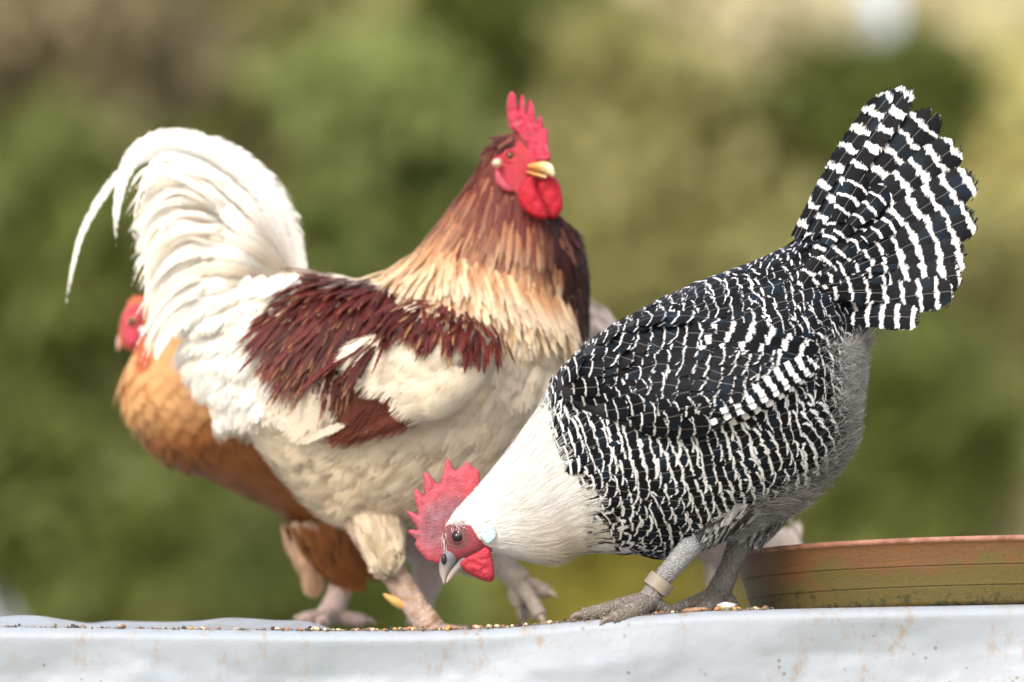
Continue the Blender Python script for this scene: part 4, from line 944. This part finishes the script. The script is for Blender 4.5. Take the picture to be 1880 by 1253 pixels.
# white feathers hanging from the saddle to the fluff below the tail
HANG = [(560, 500), (500, 500), (440, 510), (392, 530), (362, 575), (372, 630), (412, 690), (465, 728), (515, 690), (540, 600)]
gx, gy = hexrows(HANG, 130, 17, 17, .3); n = len(gx)
P, N, ok = cast(bvr, gx, gy); tk = np.clip((470-gx)/150, 0, 1)
Yh = np.where(ok, P[:, 1], RY-.035) - .008 - .014*(1-tk)*0; Yh = np.minimum(Yh, RY-.03 - .035*(1-tk)); P = at(gx, gy, Yh); N = unit(np.where(ok[:, None], N, np.array([-.3, -1, .2])) + np.array([-.2, -1, .1]))
ang = 150 - np.clip((gy-500)/200, 0, 1)*45 + R.normal(0, 10, n); cc = TW*R.uniform(.88, 1.03, (n, 1))*np.where((R.random(n) < .25)[:, None], np.array([1, .95, .87]), 1)
fhg = feathers(P, pxdir(gx, gy, ang), N, .052*R.uniform(.8, 1.25, n), .023*R.uniform(.8, 1.2, n), 'round', h0=.002, lift=.1, curv=1.6, camber=.3, bend=R.normal(-2, 2, n), nl=9, nw=4, base=cc, tip=cc)
emit(fhg, 'saddle_plume', M_plu, roo); emit_joined([fhg.mirror(RY)], 'far_saddle_plume', M_plu, roo)

# ================================================================== BUFF HEN behind
def round_hen(name, label, L_, u0, colf, Y, ds=.016, dw=.016, single=120, droop=-.2):
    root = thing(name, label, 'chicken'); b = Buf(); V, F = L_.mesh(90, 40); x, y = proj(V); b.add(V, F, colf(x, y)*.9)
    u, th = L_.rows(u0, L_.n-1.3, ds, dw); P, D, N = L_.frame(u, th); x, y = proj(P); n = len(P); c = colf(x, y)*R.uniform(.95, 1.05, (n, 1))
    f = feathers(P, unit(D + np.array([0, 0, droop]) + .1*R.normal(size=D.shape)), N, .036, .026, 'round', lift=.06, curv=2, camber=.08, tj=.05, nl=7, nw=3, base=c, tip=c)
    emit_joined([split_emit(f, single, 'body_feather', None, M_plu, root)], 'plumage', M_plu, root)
    return root, b
BY = .47
BL = Loft([(218, 610, 222, 636, .006, BY), (226, 575, 240, 645, .013, BY), (250, 545, 272, 650, .018, BY), (300, 560, 236, 672, .024, BY), (350, 600, 224, 710, .045, BY), (430, 620, 238, 770, .07, BY), (520, 640, 290, 838, .09, BY), (600, 650, 380, 880, .098, BY), (690, 650, 480, 925, .098, BY),
           (770, 640, 590, 985, .09, BY), (840, 600, 720, 985, .075, BY), (900, 560, 850, 880, .05, BY), (930, 540, 920, 760, .02, BY)])
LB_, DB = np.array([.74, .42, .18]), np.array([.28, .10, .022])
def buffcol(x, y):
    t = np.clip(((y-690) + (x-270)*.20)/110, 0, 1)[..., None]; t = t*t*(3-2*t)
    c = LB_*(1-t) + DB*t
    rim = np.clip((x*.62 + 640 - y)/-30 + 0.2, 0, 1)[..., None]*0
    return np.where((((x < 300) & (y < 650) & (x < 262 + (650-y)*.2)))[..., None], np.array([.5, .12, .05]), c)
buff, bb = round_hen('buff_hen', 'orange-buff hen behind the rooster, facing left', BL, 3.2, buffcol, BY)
BPK = np.array([.74, .56, .50]); yb_ = BY-.02
shank(bb, [at(640, 960, yb_), at(650, 1010, yb_), at(636, 1050, yb_), at(618, 1100, yb_), at(606, 1130, yb_)], [.045, .028, .0125, .0115, .014], [BPK, BPK])
foot(bb, at(608, 1128, yb_), [([at(585, 1136, yb_-.02), at(560, 1142, yb_-.04)], .006), ([at(600, 1138, yb_-.04), at(590, 1144, yb_-.06)], .006), ([at(580, 1134, yb_+.02), at(555, 1136, yb_+.03)], .006), ([at(640, 1136, yb_), at(668, 1140, yb_)], .006)], BPK*.8, (.4, .3, .25))
shank(bb, [at(760, 960, BY+.05), at(790, 1030, BY+.05), at(775, 1100, BY+.05), at(768, 1150, BY+.05)], [.04, .02, .012, .012], [BPK, BPK])
bb.build('body', [M_under, M_leg, M_horn], buff)
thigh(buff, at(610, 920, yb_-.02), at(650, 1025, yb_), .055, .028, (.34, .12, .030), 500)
thigh(buff, at(560, 950, yb_), at(570, 1035, yb_), .026, .006, (.86, .62, .42), 260, .036, .016, 'round')
V, F, q, dd = inflate([(222, 600), (226, 575), (240, 560), (256, 556), (262, 575), (258, 600), (262, 625), (245, 640), (228, 632)], BY-.022, .004, 4, 12, smooth=1); link('face', make_mesh('face', V, F, {'Col': np.tile([[.55, .06, .10]], (len(V), 1))}), M_skin, buff)
V, F, q, dd = inflate([(236, 560), (232, 548), (240, 552), (246, 541), (252, 548), (262, 540), (264, 552), (272, 548), (266, 566), (250, 566)], BY, .004, 3, 8); link('comb', make_mesh('comb', V, F, {'Col': np.tile([[.60, .10, .06]], (len(V), 1))}), M_skin, buff)
V, F, q, dd = inflate([(246, 632), (258, 628), (268, 640), (262, 660), (250, 652)], BY-.014, .004, 3, 8, smooth=1); link('wattle', make_mesh('wattle', V, F, {'Col': np.tile([[.6, .03, .07]], (len(V), 1))}), M_skin, buff)
V, F, q, dd = inflate([(254, 602), (264, 598), (272, 608), (268, 618), (256, 614)], BY-.03, .004, 3, 8, smooth=1); link('ear_lobe', make_mesh('ear_lobe', V, F, {'Col': np.tile([[.8, .74, .7]], (len(V), 1))}), M_skin, buff)
q = Buf(); V, F = Loft([(224, 606, 232, 634, .007, BY), (216, 618, 224, 638, .005, BY), (213, 632, 218, 644, .003, BY), (215, 645, 217, 646, .0008, BY)]).mesh(20, 14); q.add(V, F, (.50, .30, .26)); q.build('beak', [M_horn], buff)
eyes(buff, 242, 590, [BY-.026], .005, lambda a: (.01, .006, .004) if a < 40 else (.5, .2, .05))

# ================================================================== PALE HEN, almost hidden behind the speckled one
PY_ = .40
PL = Loft([(1440, 1046, 1432, 1052, .004, PY_), (1420, 1022, 1408, 1062, .013, PY_), (1474, 1002, 1368, 1062, .024, PY_), (1432, 972, 1325, 1045, .034, PY_), (1395, 940, 1290, 1000, .055, PY_), (1370, 880, 1235, 985, .075, PY_), (1345, 800, 1170, 950, .085, PY_), (1290, 720, 1130, 880, .08, PY_), (1210, 650, 1100, 790, .06, PY_), (1140, 600, 1090, 700, .04, PY_), (1110, 572, 1084, 630, .015, PY_)])
palec = lambda x, y: np.broadcast_to(np.array([.56, .48, .42]), np.shape(x)+(3,)).copy()
pale_, pb_ = round_hen('pale_hen', 'pale beige hen stooping to the tray, mostly hidden behind the speckled hen', PL, 1.6, palec, PY_, single=60)
shank(pb_, [at(1300, 940, PY_), at(1328, 1010, PY_), at(1318, 1080, PY_), at(1312, 1150, PY_)], [.04, .018, .011, .012], [(.5, .42, .36), (.4, .33, .28)])
shank(pb_, [at(1260, 940, PY_+.06), at(1310, 1000, PY_+.06), at(1318, 1080, PY_+.06), at(1316, 1150, PY_+.06)], [.03, .016, .011, .012], [(.5, .42, .36), (.4, .33, .28)])
pb_.build('body', [M_under, M_leg, M_horn], pale_)
V, F = Loft([(1436, 1040, 1424, 1056, .008, PY_), (1450, 1052, 1444, 1062, .005, PY_), (1462, 1066, 1460, 1068, .001, PY_)]).mesh(14, 10); link('beak', make_mesh('beak', V, F, {'Col': np.tile([[.4, .32, .25]], (len(V), 1))}), M_horn, pale_)
eyes(pale_, 1416, 1036, [PY_-.016], .005, lambda a: (.01, .006, .004) if a < 40 else (.5, .2, .05))

# ================================================================== tray
def build_tray():
    TY = .155; cx = at(1795, 1090, TY)[0]; tilt = math.atan2(-(1109-1121), 580)*1.0
    zc = top_z(cx, -.0) ; Rr = .2235
    prof = [(0, .004), (.203, .004)]
    rz = lambda z: .2045 + .0165*z/.056
    outer = [(.2045, 0), (rz(.004), .004)]
    for zg in (.0172, .0355):
        outer += [(rz(zg-.006), zg-.006), (rz(zg-.0012), zg-.0012), (rz(zg-.0006), zg-.0006), (rz(zg)-.0016, zg), (rz(zg+.0006)+.0004, zg+.0006), (rz(zg+.0012)+.0003, zg+.0012), (rz(zg+.006), zg+.006)]
    outer += [(rz(.050), .050), (rz(.0545), .0545), (.2212, .0554), (.2228, .0566), (.2235, .0588), (.2228, .0608), (.2205, .0612), (.2185, .0600)]
    inner = [(.2165, .055), (.2060, .010), (.2020, .006), (0, .006)]
    pr = [(0, .0)] + [(.2045, 0)] + outer[1:] + inner
    n = 160; th = np.linspace(0, 2*np.pi, n, endpoint=False); V = []
    for r, z in pr: V.append(np.stack([np.cos(th)*max(r, 1e-4), np.sin(th)*max(r, 1e-4), np.full(n, z)], -1))
    V = np.array(V); V[..., :2] *= 1.025; wob = 1 + .004*np.sin(th*2+1)+.003*np.sin(th*3); V[..., :2] *= wob[None, :, None]
    V = V.reshape(-1, 3); c, s = math.cos(tilt), math.sin(tilt)
    V = np.stack([V[:, 0]*c - V[:, 2]*s + cx, V[:, 1]+TY, V[:, 0]*s + V[:, 2]*c + zc + .001], -1)
    m, nt, b, out = mat('terracotta_plastic'); N = NT(nt); tc = N.n('TexCoord').outputs['Object']
    sx = N.n('SeparateXYZ'); N.l(tc, sx.inputs[0])
    base = N.mix(N.noise(tc, 14, 4), (.115, .050, .018), (.19, .082, .026))
    hz = N.math('SUBTRACT', sx.outputs[2], N.math('MULTIPLY', N.math('SUBTRACT', sx.outputs[0], cx), math.tan(tilt)))
    low = N.smooth(hz, zc+.062, zc-.005)
    alg = N.math('MULTIPLY', N.smooth(N.math('ADD', N.noise(tc, 22, 9, .78), N.math('MULTIPLY', low, .30)), .52, .68), N.smooth(hz, zc+.0595, zc+.055))
    base = N.mix(N.math('MULTIPLY', alg, .85), base, (.10, .082, .014))
    moss = N.smooth(N.math('ADD', N.noise(tc, 90, 6, .75), N.math('MULTIPLY', low, .34)), .80, .92); base = N.mix(moss, base, (.03, .038, .009)); base = N.mix(N.math('MULTIPLY', N.smooth(N.noise(tc, 420, 3, .7), .6, .72), .5), base, (.03, .025, .012))
    mp = N.n('Mapping'); mp.inputs['Scale'].default_value = (160, 160, 330); N.l(tc, mp.inputs[0])
    scr = N.smooth(N.noise(mp.outputs[0], 1, 6, .85), .60, .74); base = N.mix(N.math('MULTIPLY', scr, .5), base, (.46, .33, .2))
    rimw = N.smooth(hz, zc+.056, zc+.0592); base = N.mix(N.math('MULTIPLY', rimw, .7), base, N.mix(N.smooth(N.noise(tc, 60, 5, .7), .35, .65), (.22, .085, .055), (.46, .22, .165)))
    N.l(base, b.inputs['Base Color']); b.inputs['Roughness'].default_value = .5
    N.l(N.bump(N.noise(tc, 240, 6, .75), .8, .0014), b.inputs['Normal'])
    o = link('feeding_tray', make_mesh('feeding_tray', V, gridfaces(len(pr), n, True)), m)
    tag(o, 'round terracotta plastic tray stained green, right of the speckled hen', 'tray')
build_tray()

# ================================================================== grain and crumbs
def seed_mesh(name, r, sq, bumpy):
    th, ph = np.meshgrid(np.linspace(0, np.pi, 7), np.linspace(0, 2*np.pi, 9, endpoint=False), indexing='ij')
    d = np.stack([np.sin(th)*np.cos(ph), np.sin(th)*np.sin(ph), np.cos(th)], -1).reshape(-1, 3); k = 1 + bumpy*np.array([n3(*(p*1.7+r*900)) for p in d])[:, None]
    return make_mesh(name, d*k*np.array([r, r*.8, r*sq]), gridfaces(7, 9, True))
KIND = [('corn_piece', 'yellow corn piece on the tarp', (.50, .30, .07), .0035, .6, .5), ('grain', 'orange grain on the tarp', (.40, .17, .09), .0032, .65, .3),
        ('grain', 'cream grain on the tarp', (.68, .55, .36), .0030, .7, .3), ('husk', 'dark husk on the tarp', (.045, .035, .028), .0042, .4, .7), ('seed', 'grey-brown seed on the tarp', (.22, .17, .13), .0033, .55, .4)]
protos = []
for nm, lb, c, r, sq, bp in KIND:
    me = seed_mesh(nm, r, sq, bp); me.materials.append(simple_mat(nm+'_skin', np.array(c)*.8, np.array(c)*1.15, 300, .55, .3)); protos.append((nm, lb, me))
spots = []
for _ in range(135):
    spots.append(((R.uniform(520, 1110) if R.random() < .85 else R.uniform(130, 520)), EY + .008 + abs(R.normal(0, .03)), R.choice(5, p=[.14, .18, .28, .22, .18])))
for px in R.uniform(1130, 1420, 34): spots.append((px, EY+.008+abs(R.normal(0, .02)), R.choice(5, p=[.15, .2, .2, .15, .3])))
PLACE = ((300, 'at the far left end'), (450, 'below the buff hen breast'), (570, 'left of the buff hen foot'), (680, 'in front of the buff hen foot'), (760, 'left of the rooster near foot'), (830, 'at the rooster near foot'), (920, 'under the pecking beak'), (990, 'below the raised rooster foot'), (1060, 'at the speckled hen claws'), (1200, 'at the banded foot'), (1300, 'between the speckled hen feet'), (9999, 'by the tray'))
for px, y, k in spots:
    nm, lb, me = protos[k]; x = (px-940)*KPX*(y-CAM[1])
    o = bpy.data.objects.new(nm, me); COL.objects.link(o); s = R.uniform(.45, 1.1); o.scale = (s*R.uniform(.8, 1.5), s, s)
    o.location = (x, y, top_z(x, y) + .0016*s); o.rotation_euler = (R.normal(0, .3), R.normal(0, .3), R.uniform(0, 6))
    wh = next(w for lim, w in PLACE if px < lim); sz = 'tiny' if s < .65 else ('small' if s < .9 else 'larger')
    tag(o, sz + ' ' + lb + ' ' + wh, nm.split('_')[0], 'grains scattered along the tarp edge')
n = 900; V, F = [], []
for i in range(n):
    px = R.uniform(560, 1420) if R.random() < .8 else R.uniform(0, 560); y = EY + .004 + abs(R.normal(0, .04)); x = (px-940)*KPX*(y-CAM[1]); r = R.uniform(.0006, .0019)
    c = np.array([x, y, top_z(x, y)+r*.5]); k = len(V)
    V += [tuple(c + d*r*R.uniform(.6, 1.4)) for d in np.array([(1, 0, 0), (-1, 0, 0), (0, 1, 0), (0, -1, 0), (0, 0, 1), (0, 0, -1.)])]
    F += [[k+a, k+b, k+c2] for a, b, c2 in ((0, 2, 4), (2, 1, 4), (1, 3, 4), (3, 0, 4), (2, 0, 5), (1, 2, 5), (3, 1, 5), (0, 3, 5))]
link('crumbs', make_mesh('crumbs', V, F, smooth=False), simple_mat('crumb', (.05, .04, .03), (.34, .26, .18), 500), kind='stuff')
o = link('pebble', seed_mesh('pebble', .0085, .5, .5), simple_mat('white_stone', (.45, .45, .46), (.75, .75, .75), 200)); x, y = at(1334, 1114, EY+.02)[:2]; o.location = (x, y, top_z(x, y)+.0035)
tag(o, 'small whitish stone at the rear foot of the speckled hen', 'stone')
V, F = tube([at(1256, 1122, EY+.01), at(1278, 1120, EY+.01), at(1300, 1119, EY+.011)], [.0018, .0024, .0016], 7, 4)
o = link('twig', make_mesh('twig', V, F), simple_mat('twig', (.25, .13, .07), (.4, .25, .15), 200)); tag(o, 'thin reddish twig lying between the feet of the speckled hen', 'twig')
